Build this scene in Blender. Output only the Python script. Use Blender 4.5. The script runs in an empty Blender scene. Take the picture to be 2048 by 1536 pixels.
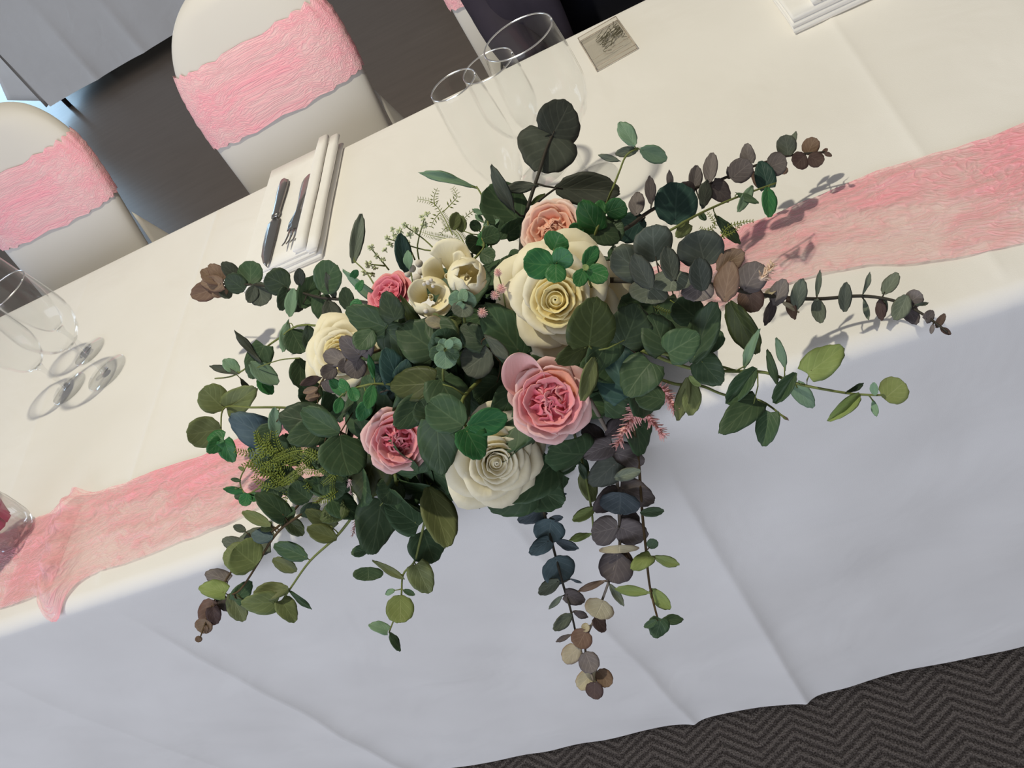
import bpy, bmesh, math, random
from mathutils import Vector, Matrix, Euler, noise
random.seed(7)
S = bpy.context.scene
COL = S.collection
R = math.radians
T = 0.74            # table top height
W = 0.76            # table depth

# ---------------------------------------------------------------- camera
F = 1650.0
cam_d = bpy.data.cameras.new('camera'); cam = bpy.data.objects.new('camera', cam_d); COL.objects.link(cam)
cam.location = (0.27323, -0.47225, 1.32245)
cam.rotation_euler = (0.71069, 0.45687, -0.04753)
cam_d.sensor_width = 36.0; cam_d.lens = F / 2048 * 36.0
cam_d.clip_start = 0.02; cam_d.clip_end = 60
S.camera = cam
CM = cam.rotation_euler.to_matrix(); CP = Vector(cam.location)
VD = CM @ Vector((0, 0, -1))

# ---------------------------------------------------------------- world, lights, exposure
S.view_settings.view_transform = 'Standard'; S.view_settings.look = 'None'
S.view_settings.gamma = 1.0; S.view_settings.use_curve_mapping = False
S.view_settings.exposure = 0.0
wd = bpy.data.worlds.new('room_light'); S.world = wd; wd.use_nodes = True
bg = wd.node_tree.nodes['Background']
bg.inputs[0].default_value = (0.225, 0.22, 0.22, 1); bg.inputs[1].default_value = 1.0

def lamp(name, typ, loc, target, energy, color, **kw):
    d = bpy.data.lights.new(name, typ); o = bpy.data.objects.new(name, d); COL.objects.link(o)
    o.location = loc; d.energy = energy; d.color = color
    o.rotation_euler = (Vector(target) - Vector(loc)).to_track_quat('-Z', 'Y').to_euler()
    for k, v in kw.items(): setattr(d, k, v)
    return o
# warm ceiling downlight above the table
lamp('ceiling_downlight_offscreen', 'SPOT', (-0.22, 0.46, 2.62), (-0.05, 0.42, 0.74), 98.0, (1.0, 0.94, 0.75), spot_size=R(150), spot_blend=1.0, shadow_soft_size=0.035)
# tall daylight windows behind the photographer and to the left
lamp('window_behind_camera_offscreen', 'AREA', (-1.7, -4.4, 1.7), (-0.1, 0.0, 0.6), 156.0, (0.76, 0.83, 1.0), shape='RECTANGLE', size=5.0, size_y=2.2)
lamp('window_far_left_offscreen', 'AREA', (-8.93, 10.5, 1.5), (-5.0, 8.0, 0.9), 150.0, (0.48, 0.74, 1.0), shape='RECTANGLE', size=2.6, size_y=2.0)
lamp('window_left_offscreen', 'AREA', (-8.93, 2.2, 1.7), (-2.0, 2.6, 1.1), 170.0, (0.66, 0.80, 1.0), shape='RECTANGLE', size=3.4, size_y=2.0)

# ---------------------------------------------------------------- projection helpers (pixel of the 2048x1536 frame -> point in the room)
def ray(px, py): return CM @ Vector(((px - 1024) / F, -(py - 768) / F, -1.0))
def P(px, py, h=0.0):
    d = ray(px, py); return CP + d * ((T + h - CP.z) / d.z)
def AY(px, py, y):
    d = ray(px, py); return CP + d * ((y - CP.y) / d.y)
def AD(px, py, depth): return CP + ray(px, py) * depth
def DEP(p): return (p - CP).dot(VD)
EC = Vector((0.012, 0.072, T + 0.0)); ER = Vector((0.235, 0.165, 0.165))
def E(px, py, s=1.0):
    d = ray(px, py); r = ER * s; o = CP - EC
    dd = Vector((d.x / r.x, d.y / r.y, d.z / r.z)); oo = Vector((o.x / r.x, o.y / r.y, o.z / r.z))
    a = dd.dot(dd); b = oo.dot(dd); c = oo.dot(oo) - 1
    q = b * b - a * c
    t = (-b - math.sqrt(q)) / a if q > 0 else -b / a
    return CP + d * t

# ---------------------------------------------------------------- node / material helpers
def lin(c):
    return tuple(((v / 255) / 12.92 if v / 255 <= 0.04045 else ((v / 255 + 0.055) / 1.055) ** 2.4) for v in c) + (1.0,)
class NT:
    def __init__(s, name):
        s.m = bpy.data.materials.new(name); s.m.use_nodes = True; s.t = s.m.node_tree; s.t.nodes.clear()
        s.out = s.t.nodes.new('ShaderNodeOutputMaterial')
    def n(s, typ, ins=None, **kw):
        nd = s.t.nodes.new('ShaderNode' + typ)
        for k, v in kw.items(): setattr(nd, k, v)
        for k, v in (ins or {}).items(): s.set(nd.inputs[k], v)
        return nd
    def set(s, sock, v):
        if hasattr(v, 'is_output') or isinstance(v, bpy.types.NodeSocket): s.t.links.new(v, sock)
        else: sock.default_value = v
    def math(s, op, a, b=0.0, c=None, clamp=False):
        nd = s.n('Math', operation=op); nd.use_clamp = clamp
        s.set(nd.inputs[0], a); s.set(nd.inputs[1], b)
        if c is not None: s.set(nd.inputs[2], c)
        return nd.outputs[0]
    def mix(s, f, a, b, blend='MIX'):
        nd = s.n('MixRGB', blend_type=blend); s.set(nd.inputs[0], f); s.set(nd.inputs[1], a); s.set(nd.inputs[2], b); return nd.outputs[0]
    def ramp(s, f, stops):
        nd = s.n('ValToRGB'); s.set(nd.inputs[0], f); cr = nd.color_ramp
        while len(cr.elements) < len(stops): cr.elements.new(0.5)
        for e, (p, c) in zip(cr.elements, stops): e.position = p; e.color = c if len(c) == 4 else tuple(c) + (1,)
        return nd.outputs[0]
    def noise(s, vec, scale, detail=3.0, rough=0.5, dist=0.0):
        nd = s.n('TexNoise', {'Scale': scale, 'Detail': detail, 'Roughness': rough, 'Distortion': dist}); s.set(nd.inputs['Vector'], vec); return nd.outputs['Fac']
    def coords(s, which='Object'): return s.n('TexCoord').outputs[which]
    def mapping(s, vec, scale=(1, 1, 1), rot=(0, 0, 0)):
        nd = s.n('Mapping', {'Scale': scale, 'Rotation': rot}); s.set(nd.inputs['Vector'], vec); return nd.outputs[0]
    def bump(s, h, strength=0.3, dist=0.002):
        nd = s.n('Bump', {'Strength': strength, 'Distance': dist}); s.set(nd.inputs['Height'], h); return nd.outputs[0]
    def bsdf(s, color, rough=0.6, spec=0.3, normal=None, **kw):
        nd = s.n('BsdfPrincipled'); s.set(nd.inputs['Base Color'], color); s.set(nd.inputs['Roughness'], rough)
        nd.inputs['Specular IOR Level'].default_value = spec
        if normal is not None: s.set(nd.inputs['Normal'], normal)
        for k, v in kw.items(): s.set(nd.inputs[k.replace('_', ' ')], v)
        return nd.outputs[0]
    def mixs(s, f, a, b):
        nd = s.n('MixShader'); s.set(nd.inputs[0], f); s.set(nd.inputs[1], a); s.set(nd.inputs[2], b); return nd.outputs[0]
    def done(s, sh): s.t.links.new(sh, s.out.inputs[0]); return s.m

def plain(name, rgb, rough=0.6, spec=0.3, var=0.06, scale=40.0, bump=0.0, **kw):
    k = NT(name); co = k.coords()
    f = k.noise(co, scale)
    c = lin(rgb); c2 = tuple(v * (1 - 2 * var) for v in c[:3]) + (1,); c1 = tuple(min(1, v * (1 + 2 * var)) for v in c[:3]) + (1,)
    col = k.mix(f, c2, c1)
    nrm = k.bump(f, bump, 0.002) if bump else None
    return k.done(k.bsdf(col, rough, spec, nrm, **kw))

# ---------------------------------------------------------------- object helpers
def link(name, me, mat=None, parent=None):
    o = bpy.data.objects.new(name, me); COL.objects.link(o)
    if mat is not None and len(me.materials) == 0: me.materials.append(mat)
    if parent is not None: o.parent = parent
    return o
def mesh_pd(name, verts, faces, smooth=True, uvs=None):
    me = bpy.data.meshes.new(name); me.from_pydata([tuple(v) for v in verts], [], faces); me.update()
    if uvs is not None:
        l = me.uv_layers.new(name='UVMap')
        for lp in me.loops: l.data[lp.index].uv = uvs[lp.vertex_index]
    if smooth: me.polygons.foreach_set('use_smooth', [True] * len(me.polygons))
    return me
def from_bm(name, bm, smooth=True):
    me = bpy.data.meshes.new(name); bmesh.ops.recalc_face_normals(bm, faces=bm.faces); bm.to_mesh(me); bm.free()
    if smooth: me.polygons.foreach_set('use_smooth', [True] * len(me.polygons))
    return me
def empty(name, loc=(0, 0, 0), rotz=0.0):
    o = bpy.data.objects.new(name, None); COL.objects.link(o); o.location = loc; o.rotation_euler = (0, 0, rotz); o.empty_display_size = 0.05; return o
def tag(o, label, cat, group=None):
    o['label'] = label; o['category'] = cat
    if group: o['group'] = group
    return o
def struct(o, label=None):
    o['kind'] = 'structure'
    if label: o['label'] = label
    return o
def grid(nu, nv, fn):
    vs = [fn(i / nu, j / nv) for j in range(nv + 1) for i in range(nu + 1)]
    uv = [(i / nu, j / nv) for j in range(nv + 1) for i in range(nu + 1)]
    fs = [(j * (nu + 1) + i, j * (nu + 1) + i + 1, (j + 1) * (nu + 1) + i + 1, (j + 1) * (nu + 1) + i) for j in range(nv) for i in range(nu)]
    return vs, fs, uv
def thick_grid(nu, nv, fn, th):
    """closed sheet: grid, offset copy along the normals, and a rim"""
    vs, fs, uv = grid(nu, nv, fn)
    vs = [Vector(v) for v in vs]; N = [Vector((0, 0, 0)) for _ in vs]
    for f in fs:
        n = (vs[f[2]] - vs[f[0]]).cross(vs[f[3]] - vs[f[1]])
        for i in f: N[i] += n
    k = len(vs)
    lo = [v - (n.normalized() if n.length > 1e-12 else Vector((0, 0, 1))) * th for v, n in zip(vs, N)]
    fs2 = [tuple(i + k for i in reversed(f)) for f in fs]
    w = nu + 1
    loop = list(range(nu)) + [j * w + nu for j in range(nv)] + [nv * w + i for i in range(nu, 0, -1)] + [j * w for j in range(nv, 0, -1)]
    rim = [(loop[(i + 1) % len(loop)], loop[i], loop[i] + k, loop[(i + 1) % len(loop)] + k) for i in range(len(loop))]
    return vs + lo, fs + fs2 + rim, uv + uv
def tube_into(V, Fc, pts, r0, r1=None, n=6):
    """append a tapered tube along pts to vertex / face lists"""
    pts = [Vector(p) for p in pts]; r1 = r0 if r1 is None else r1
    base = len(V); up = Vector((0.31, 0.17, 0.93)); L = len(pts)
    for i, p in enumerate(pts):
        d = (pts[min(i + 1, L - 1)] - pts[max(i - 1, 0)])
        if d.length < 1e-9: d = Vector((0, 0, 1))
        d.normalize(); a = d.cross(up)
        if a.length < 1e-4: a = d.cross(Vector((1, 0, 0)))
        a.normalize(); b = d.cross(a); r = r0 + (r1 - r0) * i / max(1, L - 1)
        for k in range(n):
            t = 2 * math.pi * k / n; V.append(p + a * (r * math.cos(t)) + b * (r * math.sin(t)))
    for i in range(L - 1):
        for k in range(n):
            q = base + i * n + k; q2 = base + i * n + (k + 1) % n
            Fc.append((q, q2, q2 + n, q + n))
    Fc.append(tuple(base + k for k in reversed(range(n)))); Fc.append(tuple(base + (L - 1) * n + k for k in range(n)))
def spline(pts, per=6):
    pts = [Vector(p) for p in pts]; out = []
    for i in range(len(pts) - 1):
        p0 = pts[max(i - 1, 0)]; p1 = pts[i]; p2 = pts[i + 1]; p3 = pts[min(i + 2, len(pts) - 1)]
        for k in range(per):
            t = k / per
            out.append(0.5 * ((2 * p1) + (p2 - p0) * t + (2 * p0 - 5 * p1 + 4 * p2 - p3) * t * t + (3 * p1 - p0 - 3 * p2 + p3) * t ** 3))
    out.append(pts[-1]); return out
def box_bm(bm, cx, cy, cz, sx, sy, sz, bev=0.0, rot=None):
    M = Matrix.Translation((cx, cy, cz)) @ (rot.to_4x4() if rot else Matrix.Identity(4)) @ Matrix.Diagonal((sx, sy, sz, 1))
    r = bmesh.ops.create_cube(bm, size=1.0, matrix=M)
    if bev: bmesh.ops.bevel(bm, geom=list({e for v in r['verts'] for e in v.link_edges}), offset=bev, segments=2, affect='EDGES', profile=0.5)
def lathe(prof, n=48):
    V = []; Fc = []
    for r, z in prof:
        for k in range(n): V.append((r * math.cos(2 * math.pi * k / n), r * math.sin(2 * math.pi * k / n), z))
    for i in range(len(prof) - 1):
        for k in range(n): Fc.append((i * n + k, i * n + (k + 1) % n, (i + 1) * n + (k + 1) % n, (i + 1) * n + k))
    return V, Fc
def sstep(a, b, x):
    t = max(0.0, min(1.0, (x - a) / (b - a))); return t * t * (3 - 2 * t)
def nz(x, y, z=0.0): return noise.noise(Vector((x, y, z)))

#==SETTING==
# ---------------------------------------------------------------- floor
k = NT('grey_vinyl'); co = k.coords()
st = k.noise(k.mapping(co, (1.3, 9, 1)), 3.0, 5, 0.6, 0.4); bl = k.noise(co, 1.1, 3)
c = k.mix(st, lin((104, 94, 84)), lin((136, 124, 112))); c = k.mix(k.math('MULTIPLY', bl, 0.5), c, lin((112, 92, 76)))
m_vinyl = k.done(k.bsdf(c, 0.34, 0.30, k.bump(st, 0.08, 0.002)))
k = NT('herringbone_carpet'); co = k.coords(); sx = k.n('SeparateXYZ', {0: co})
X, Y = sx.outputs[0], sx.outputs[1]
zig = k.math('PINGPONG', X, 0.055)
ph = k.math('MULTIPLY', k.math('ADD', Y, k.math('MULTIPLY', zig, 0.62)), 2 * math.pi / 0.0135)
wob = k.math('MULTIPLY', k.noise(co, 300, 2), 7.0)
line = k.math('MULTIPLY_ADD', k.math('SINE', k.math('ADD', ph, wob)), 0.5, 0.5)
gr = k.noise(co, 420, 2)
v = k.math('ADD', k.math('MULTIPLY', line, 0.34), k.math('MULTIPLY', gr, 0.85), clamp=True)
c = k.ramp(v, [(0.3, lin((58, 52, 48))[:3]), (0.6, lin((98, 90, 84))[:3]), (0.95, lin((140, 130, 120))[:3])])
m_carpet = k.done(k.bsdf(c, 0.95, 0.05, k.bump(v, 0.9, 0.004)))
def plane_obj(name, x0, x1, y0, y1, z, mat):
    return link(name, mesh_pd(name, [(x0, y0, z), (x1, y0, z), (x1, y1, z), (x0, y1, z)], [(0, 1, 2, 3)], False), mat)
struct(plane_obj('floor', -9, 7, 0.34, 12, 0.0, m_vinyl), 'grey wood-look vinyl floor behind the table')
struct(plane_obj('floor', -9, 7, -5, 0.34, 0.0, m_carpet), 'dark herringbone carpet in front of the table')
m_wall = plain('painted_wall', (176, 166, 148), 0.8, 0.2)
def box_obj(name, x0, x1, y0, y1, z0, z1, mat, parent=None, bev=0.0):
    bm = bmesh.new(); box_bm(bm, (x0 + x1) / 2, (y0 + y1) / 2, (z0 + z1) / 2, x1 - x0, y1 - y0, z1 - z0, bev)
    return link(name, from_bm(name, bm, False), mat, parent)
struct(box_obj('wall_back', -9, 7, 12, 12.1, 0, 2.8, m_wall))
struct(box_obj('wall_left', -9.1, -9, -5, 12, 0, 2.8, m_wall)); struct(box_obj('wall_right', 7, 7.1, -5, 12, 0, 2.8, m_wall))
m_frame = plain('window_frame_paint', (225, 222, 216), 0.4)
for wn, (yc, wd_) in (('window_1', (2.2, 3.5)), ('window_2', (10.5, 2.7))):
    bm = bmesh.new()
    for dz in (0.62, 2.72 if yc < 5 else 2.55): box_bm(bm, -8.96, yc, dz, 0.08, wd_ + 0.16, 0.08)
    for q in range(4): box_bm(bm, -8.96, yc - wd_ / 2 + wd_ * q / 3, 1.66, 0.08, 0.07, 2.1)
    struct(link(wn, from_bm(wn, bm, False), m_frame))
struct(box_obj('baseboard_back', -9, 7, 11.975, 12, 0, 0.12, plain('white_paint', (220, 216, 208), 0.5)))

# ---------------------------------------------------------------- table under the cloth
X0, X1 = -1.55, 1.35
m_wood = plain('plywood', (150, 120, 85), 0.6)
m_steel = plain('grey_steel', (80, 80, 84), 0.4, 0.5, Metallic=0.8)
tb = empty('trestle_table', ((X0 + X1) / 2, W / 2, 0)); tag(tb, 'long trestle table hidden under the white cloth', 'table')
tx = (X0 + X1) / 2
box_obj('tabletop', X0 + 0.02 - tx, X1 - 0.02 - tx, -W / 2 + 0.02, W / 2 - 0.02, T - 0.035, T - 0.006, m_wood, tb)
for lx in (X0 + 0.25, X1 - 0.25, -0.1):
    for ly in (0.1, W - 0.1):
        V = []; Fc = []; tube_into(V, Fc, [(lx - tx, ly - W / 2, 0.0), (lx - tx, ly - W / 2, T - 0.03)], 0.014, n=10)
        link('leg', mesh_pd('leg', V, Fc), m_steel, tb)

# ---------------------------------------------------------------- white tablecloth
k = NT('white_tablecloth'); co = k.coords()
f1 = k.noise(co, 5, 3); weave = k.noise(co, 900, 1)
c = k.mix(f1, lin((226, 222, 216)), lin((238, 235, 230)))
h = k.math('ADD', k.noise(co, 7.0, 3, 0.5, 0.6), k.math('MULTIPLY', weave, 0.02))
m_cloth = k.done(k.bsdf(c, 0.75, 0.25, k.bump(h, 0.35, 0.012)))
RN = 0.019; RF = 0.014
CRE = [(-0.529, 0.0105), (0.140, 0.010), (-0.034, 0.008), (-1.12, 0.006), (0.62, 0.006), (-0.80, 0.004)]
prof = []   # (s-kind, y, z)
def cloth_profile():
    pr = []
    n = 26
    for i in range(n): pr.append(('f', W + 0.002, 0.63 + (T - RF - 0.63) * i / n))
    for i in range(8):
        a = i / 8 * math.pi / 2; pr.append(('f', W + 0.002 - RF + RF * math.cos(a), T - RF + RF * math.sin(a)))
    n = 80
    for i in range(n): pr.append(('t', W - RF - (W - RF - RN) * i / n, T))
    for i in range(14):
        a = i / 14 * math.pi / 2; pr.append(('e', RN - RN * math.sin(a), T - RN + RN * math.cos(a)))
    n = 70
    for i in range(n + 1): pr.append(('n', 0.0, T - RN - (T - RN - 0.008) * i / n))
    return pr
pr = cloth_profile(); NX = 900
def crease(x):
    s = 0.0
    for xc, a in CRE:
        d = x - xc
        s += a * math.exp(-abs(d) / (0.014 if d > 0 else 0.034))
    return s
vs = []
for kd, y, z in pr:
    for i in range(NX + 1):
        x = X0 + (X1 - X0) * i / NX
        yy, zz, xx = y, z, x
        if kd == 't':
            e = min(1, (W - y) / 0.05) * min(1, y / 0.05)
            zz += 0.0022 * math.exp(-abs(x + 0.532) / 0.006) + 0.0018 * math.exp(-abs(x - 0.457) / 0.008) + 0.0012 * math.exp(-abs(x + 0.80 + 0.1 * (y - 0.4)) / 0.01)
            zz += 0.0011 * nz(x * 3.1 + 2, y * 3.7) * e + 0.0007 * nz(x * 11, y * 5 + x * 6, 4) * e
        if kd in 'en':
            t = sstep(T + 0.0, T - 0.16, z)
            dn = (T - z)
            yy -= crease(x) * t * (0.6 + 0.9 * dn)
            yy -= 0.012 * dn + (0.018 * nz(x * 2.3, 1.7, dn * 0.7) + 0.006 * nz(x * 6 + dn * 4, dn * 5, 8) + 0.004 * nz(x * 14 - dn * 6, dn * 9, 3)) * t
            zz += 0.004 * math.sin(x * 3.3) * sstep(0.1, 0, z)
        if kd == 'f':
            t = sstep(T, T - 0.12, z); yy += (0.01 * nz(x * 2, 5) + 0.004) * t
        vs.append((xx, yy, zz))
fs = [(j * (NX + 1) + i, j * (NX + 1) + i + 1, (j + 1) * (NX + 1) + i + 1, (j + 1) * (NX + 1) + i) for j in range(len(pr) - 1) for i in range(NX)]
cl = link('tablecloth', mesh_pd('tablecloth', vs, fs), m_cloth)
tag(cl, 'long white tablecloth under the flowers, hanging to the dark carpet', 'tablecloth')

# ---------------------------------------------------------------- lace runner
def lace_mat(name, amin, amax, c0, c1, dens=2.6):
    k = NT(name); co = k.coords('UV')      # uv in metres along / across the ribbon
    w = k.n('TexNoise', {'Scale': 16.0, 'Detail': 3.0}); k.set(w.inputs['Vector'], co)
    dv = k.n('VectorMath', operation='SCALE', ins={'Scale': 0.055}); k.set(dv.inputs[0], w.outputs['Color'])
    ad = k.n('VectorMath', operation='ADD'); k.set(ad.inputs[0], co); k.set(ad.inputs[1], dv.outputs[0])
    st = k.mapping(ad.outputs[0], (1.0, 3.2, 1.0))
    vo = k.n('TexVoronoi', {'Scale': 46.0}, feature='DISTANCE_TO_EDGE'); vo.inputs['Scale'].default_value = 78.0; k.set(vo.inputs['Vector'], st)
    net = k.math('SUBTRACT', 1.0, k.math('MULTIPLY', vo.outputs['Distance'], 4.5), clamp=True)
    n1 = k.noise(st, 60, 3, 0.6); n2 = k.noise(k.mapping(ad.outputs[0], (1.0, 1.9, 1)), 11, 3, 0.55)
    big = k.math('MULTIPLY_ADD', k.math('SUBTRACT', n2, 0.5), 4.6, 0.5, clamp=True)
    sv = k.n('SeparateXYZ', {0: co}).outputs[1]
    fine = k.math('MULTIPLY_ADD', k.math('SUBTRACT', n1, 0.5), 2.4, 0.5, clamp=True)
    d = k.math('ADD', k.math('MULTIPLY', net, 0.22), k.math('MULTIPLY', fine, 0.42), clamp=True)
    d = k.math('ADD', d, k.math('MULTIPLY', big, 0.42), clamp=True)
    d = k.math('ADD', d, k.math('MULTIPLY_ADD', sv, dens, -0.07 * dens), clamp=True)
    al = k.n('MapRange', {'From Min': 0.22, 'From Max': 0.85, 'To Min': amin, 'To Max': amax}); k.set(al.inputs[0], d)
    c = k.mix(d, lin(c0), lin(c1))
    b = k.bsdf(c, 0.6, 0.3, k.bump(k.math('ADD', k.math('MULTIPLY', net, 0.6), n1), 0.42, 0.003))
    tr = k.n('BsdfTransparent').outputs[0]
    return k.done(k.mixs(al.outputs[0], tr, b))
m_lace = lace_mat('pink_lace', 0.40, 0.98, (254, 212, 210), (246, 162, 174))
m_sash = lace_mat('pink_lace_sash', 0.84, 1.0, (254, 212, 210), (246, 162, 174), 0.0)
def runner(name, x0, x1, ylo, yhi, dz, endfn=None, seed=0.0):
    n = int((x1 - x0) / 0.0045); m = 44
    vs = []; uv = []
    for j in range(m + 1):
        v = j / m
        for i in range(n + 1):
            x = x0 + (x1 - x0) * i / n
            a = ylo(x) + 0.003 * math.sin(x * 120 + 1) * abs(nz(x * 9, seed)) + 0.006 * nz(x * 13, 3 + seed)
            b = yhi(x) + 0.003 * math.sin(x * 97) * abs(nz(x * 8, 2 + seed)) + 0.006 * nz(x * 11, 7 + seed)
            y = a + (b - a) * v
            z = T + dz + 0.0042 * max(0, nz(x * 16 + y * 4, y * 75, seed)) + 0.0018 * max(0, nz(x * 42, y * 130, seed + 2)) + 0.0006
            xx = x
            if endfn: xx, y, z = endfn(x, y, z, v)
            vs.append((xx, y, z)); uv.append((x, v * 0.14))
    fs = [(j * (n + 1) + i, j * (n + 1) + i + 1, (j + 1) * (n + 1) + i + 1, (j + 1) * (n + 1) + i) for j in range(m) for i in range(n)]
    return link(name, mesh_pd(name, vs, fs, True, uv), m_lace)
def rlo(x): return 0.036 + 0.012 * sstep(-0.45, -0.3, x) + (0.052 * sstep(0.05, 0.27, x)) - 0.055 * sstep(0.28, 0.52, x)
def rhi(x): return 0.166 + 0.02 * sstep(-0.5, 0.2, x) + 0.012 * sstep(0.2, 0.3, x) - 0.012 * sstep(0.4, 0.6, x)
def bunch(x, y, z, v):
    # the gathered end: the lace is folded up into a soft ridge where the two pieces overlap
    d = (x + 0.615 + 0.03 * (v - 0.5))
    amp = math.exp(-(d / 0.024) ** 2)
    z += amp * (0.020 + 0.010 * nz(x * 40, y * 30, 3)) * (0.55 + 0.45 * math.sin(v * math.pi))
    c = 0.105; y = c + (y - c) * (1 + 0.42 * amp) - 0.012 * amp
    z += 0.004 * amp * math.sin(v * 38 + x * 90)
    if y < 0.03: z -= (0.03 - y) ** 2 / 0.06
    return x, y, z
r1 = runner('lace_runner', -0.70, 1.30, rlo, rhi, 0.0022, bunch, 0.0)
tag(r1, 'pink lace table runner lying under the flower arrangement', 'runner')
r2 = runner('lace_runner', -1.5, -0.615, lambda x: 0.032, lambda x: 0.162 + 0.01 * nz(x * 4, 2), 0.0008, None, 5.0)
tag(r2, 'pink lace runner end under the ribbed glass jar', 'runner')

#==CHAIRS==
# ---------------------------------------------------------------- covered chairs
k = NT('white_spandex'); co = k.coords()
c = k.mix(k.noise(co, 3, 2), lin((206, 200, 190)), lin((218, 213, 205)))
m_span = k.done(k.bsdf(c, 0.62, 0.3, k.bump(k.noise(k.mapping(co, (1, 1, 0.3)), 9, 3), 0.12, 0.01)))
HB = 0.172; ZT = 0.985; ZB = 0.44
def back_y(z): return 0.02 + 0.36 * (z - 0.62)
def back_half(z):
    if z > 0.80:
        t = min(1.0, (z - 0.80) / (ZT - 0.80)); return HB * math.sqrt(max(0.0, 1 - t ** 2.4)) 
    return HB - 0.012 * sstep(0.8, 0.6, z) + 0.03 * sstep(0.60, 0.44, z)
def back_ring(z, grow=0.0, n=40, thick=0.024):
    hw = max(0.002, back_half(z) + grow); th = (thick + grow) * (0.25 + 0.75 * min(1, hw / 0.1))
    pts = []
    for q in range(n):
        a = 2 * math.pi * q / n; ca, sa = math.cos(a), math.sin(a)
        ex = 0.55
        pts.append((hw * math.copysign(abs(ca) ** ex, ca), back_y(z) + th * math.copysign(abs(sa) ** ex, sa) - 0.012 * (1 - (ca * ca)) , z))
    return pts
def make_chair():
    root = empty('banquet_chair')
    n = 40; V = []; Fc = []
    zs = [ZB + (0.80 - ZB) * i / 16 for i in range(16)] + [0.80 + (ZT - 0.80) * (1 - (1 - i / 24) ** 1.7) for i in range(25)]
    for z in zs: V += back_ring(z, 0.0, n)
    for j in range(len(zs) - 1):
        for q in range(n): Fc.append((j * n + q, j * n + (q + 1) % n, (j + 1) * n + (q + 1) % n, (j + 1) * n + q))
    Fc.append(tuple(range((len(zs) - 1) * n, len(zs) * n)))
    link('back_cover', mesh_pd('back_cover', V, Fc), m_span, root)
    # seat and skirt of the stretch cover, reaching down to four foot pockets
    vs, fs, uv = [], [], []
    ring = 48; rows = 18
    for j in range(rows + 1):
        t = j / rows; z = 0.455 - t * 0.44
        for q in range(ring):
            a = 2 * math.pi * q / ring; ca, sa = math.cos(a), math.sin(a); ex = 0.38
            px = math.copysign(abs(ca) ** ex, ca); py = math.copysign(abs(sa) ** ex, sa)
            corner = abs(ca * sa) * 2
            pinch = 1 - 0.16 * math.sin(math.pi * min(1, t * 1.0)) * (1 - corner) + 0.05 * t * corner
            zz = z + 0.10 * sstep(0.8, 1.0, t) * (1 - corner ** 2)
            vs.append((px * 0.205 * pinch, -0.20 + py * 0.205 * pinch, zz))
    for j in range(rows):
        for q in range(ring): fs.append((j * ring + q, (j + 1) * ring + q, (j + 1) * ring + (q + 1) % ring, j * ring + (q + 1) % ring))
    cidx = len(vs); vs.append((0, -0.2, 0.468))
    for q in range(ring): fs.append((cidx, q, (q + 1) % ring))
    link('seat_cover', mesh_pd('seat_cover', vs, fs), m_span, root)
    for lx in (-0.19, 0.19):
        for ly in (-0.385, -0.02):
            V = []; Fc = []; tube_into(V, Fc, [(lx, ly, 0.0), (lx * 0.97, ly, 0.44)], 0.012, n=8)
            link('leg', mesh_pd('leg', V, Fc), m_steel, root)
    # pink lace sash round the back
    V = []; Fc = []; uv = []; m = 20; z0, z1 = 0.752, 0.884; nn = 72
    for j in range(m + 1):
        t = j / m
        per = 0.0
        base = None
        rngs = back_ring(z0 + (z1 - z0) * t, 0.004, nn)
        for q in range(nn + 1):
            p = Vector(rngs[q % nn])
            edge = 0.005 * nz(q * 0.9, t * 2, 4) + 0.003 * math.sin(q * 1.9)
            rip = 0.0022 * nz(p.x * 60, t * 26, 3)
            out = Vector((p.x, (p.y - back_y(p.z)) * 4, 0)); out = out.normalized() if out.length else out
            V.append(p + out * rip + Vector((0, 0, edge * abs(2 * t - 1)))); uv.append((q / nn * 0.8, t * 0.18))
    for j in range(m):
        for q in range(nn): Fc.append((j * (nn + 1) + q, j * (nn + 1) + q + 1, (j + 1) * (nn + 1) + q + 1, (j + 1) * (nn + 1) + q))
    s = link('lace_sash', mesh_pd('lace_sash', V, Fc, True, uv), m_sash, root); s['label'] = 'pink lace band wrapped round the chair back'
    # small side wing of loose cover cloth
    def wing(u, v): return (0.165 + 0.022 * u * (1 - 0.25 * v), back_y(0.44 + 0.26 * v) + 0.015 + 0.018 * u, 0.44 + 0.26 * v - 0.1 * u * v)
    a, b, c_ = thick_grid(5, 12, wing, 0.0015)
    link('cover_flap', mesh_pd('cover_flap', a, b, True, c_), m_span, root)
    return root
def dup(root):
    r = root.copy(); COL.objects.link(r)
    for ch in list(root.children):
        c = ch.copy(); COL.objects.link(c); c.parent = r; c.matrix_parent_inverse = ch.matrix_parent_inverse
    return r
ch1 = make_chair(); ch1.location = (-0.415, 0.925, 0); ch1.rotation_euler = (0, 0, R(3))
tag(ch1, 'white covered chair with pink lace sash behind the folded napkin and cutlery', 'chair', 'covered banquet chairs')
ch0 = dup(ch1); ch0.location = (-1.035, 0.955, 0); ch0.rotation_euler = (0, 0, R(-4))
tag(ch0, 'white covered chair with pink lace sash behind the pair of empty stemmed glasses without cutlery', 'chair', 'covered banquet chairs')
ch2 = dup(ch1); ch2.location = (0.112, 0.985, 0); ch2.rotation_euler = (0, 0, R(2))
tag(ch2, 'white covered chair that the person in black sits on', 'chair', 'covered banquet chairs')

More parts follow.
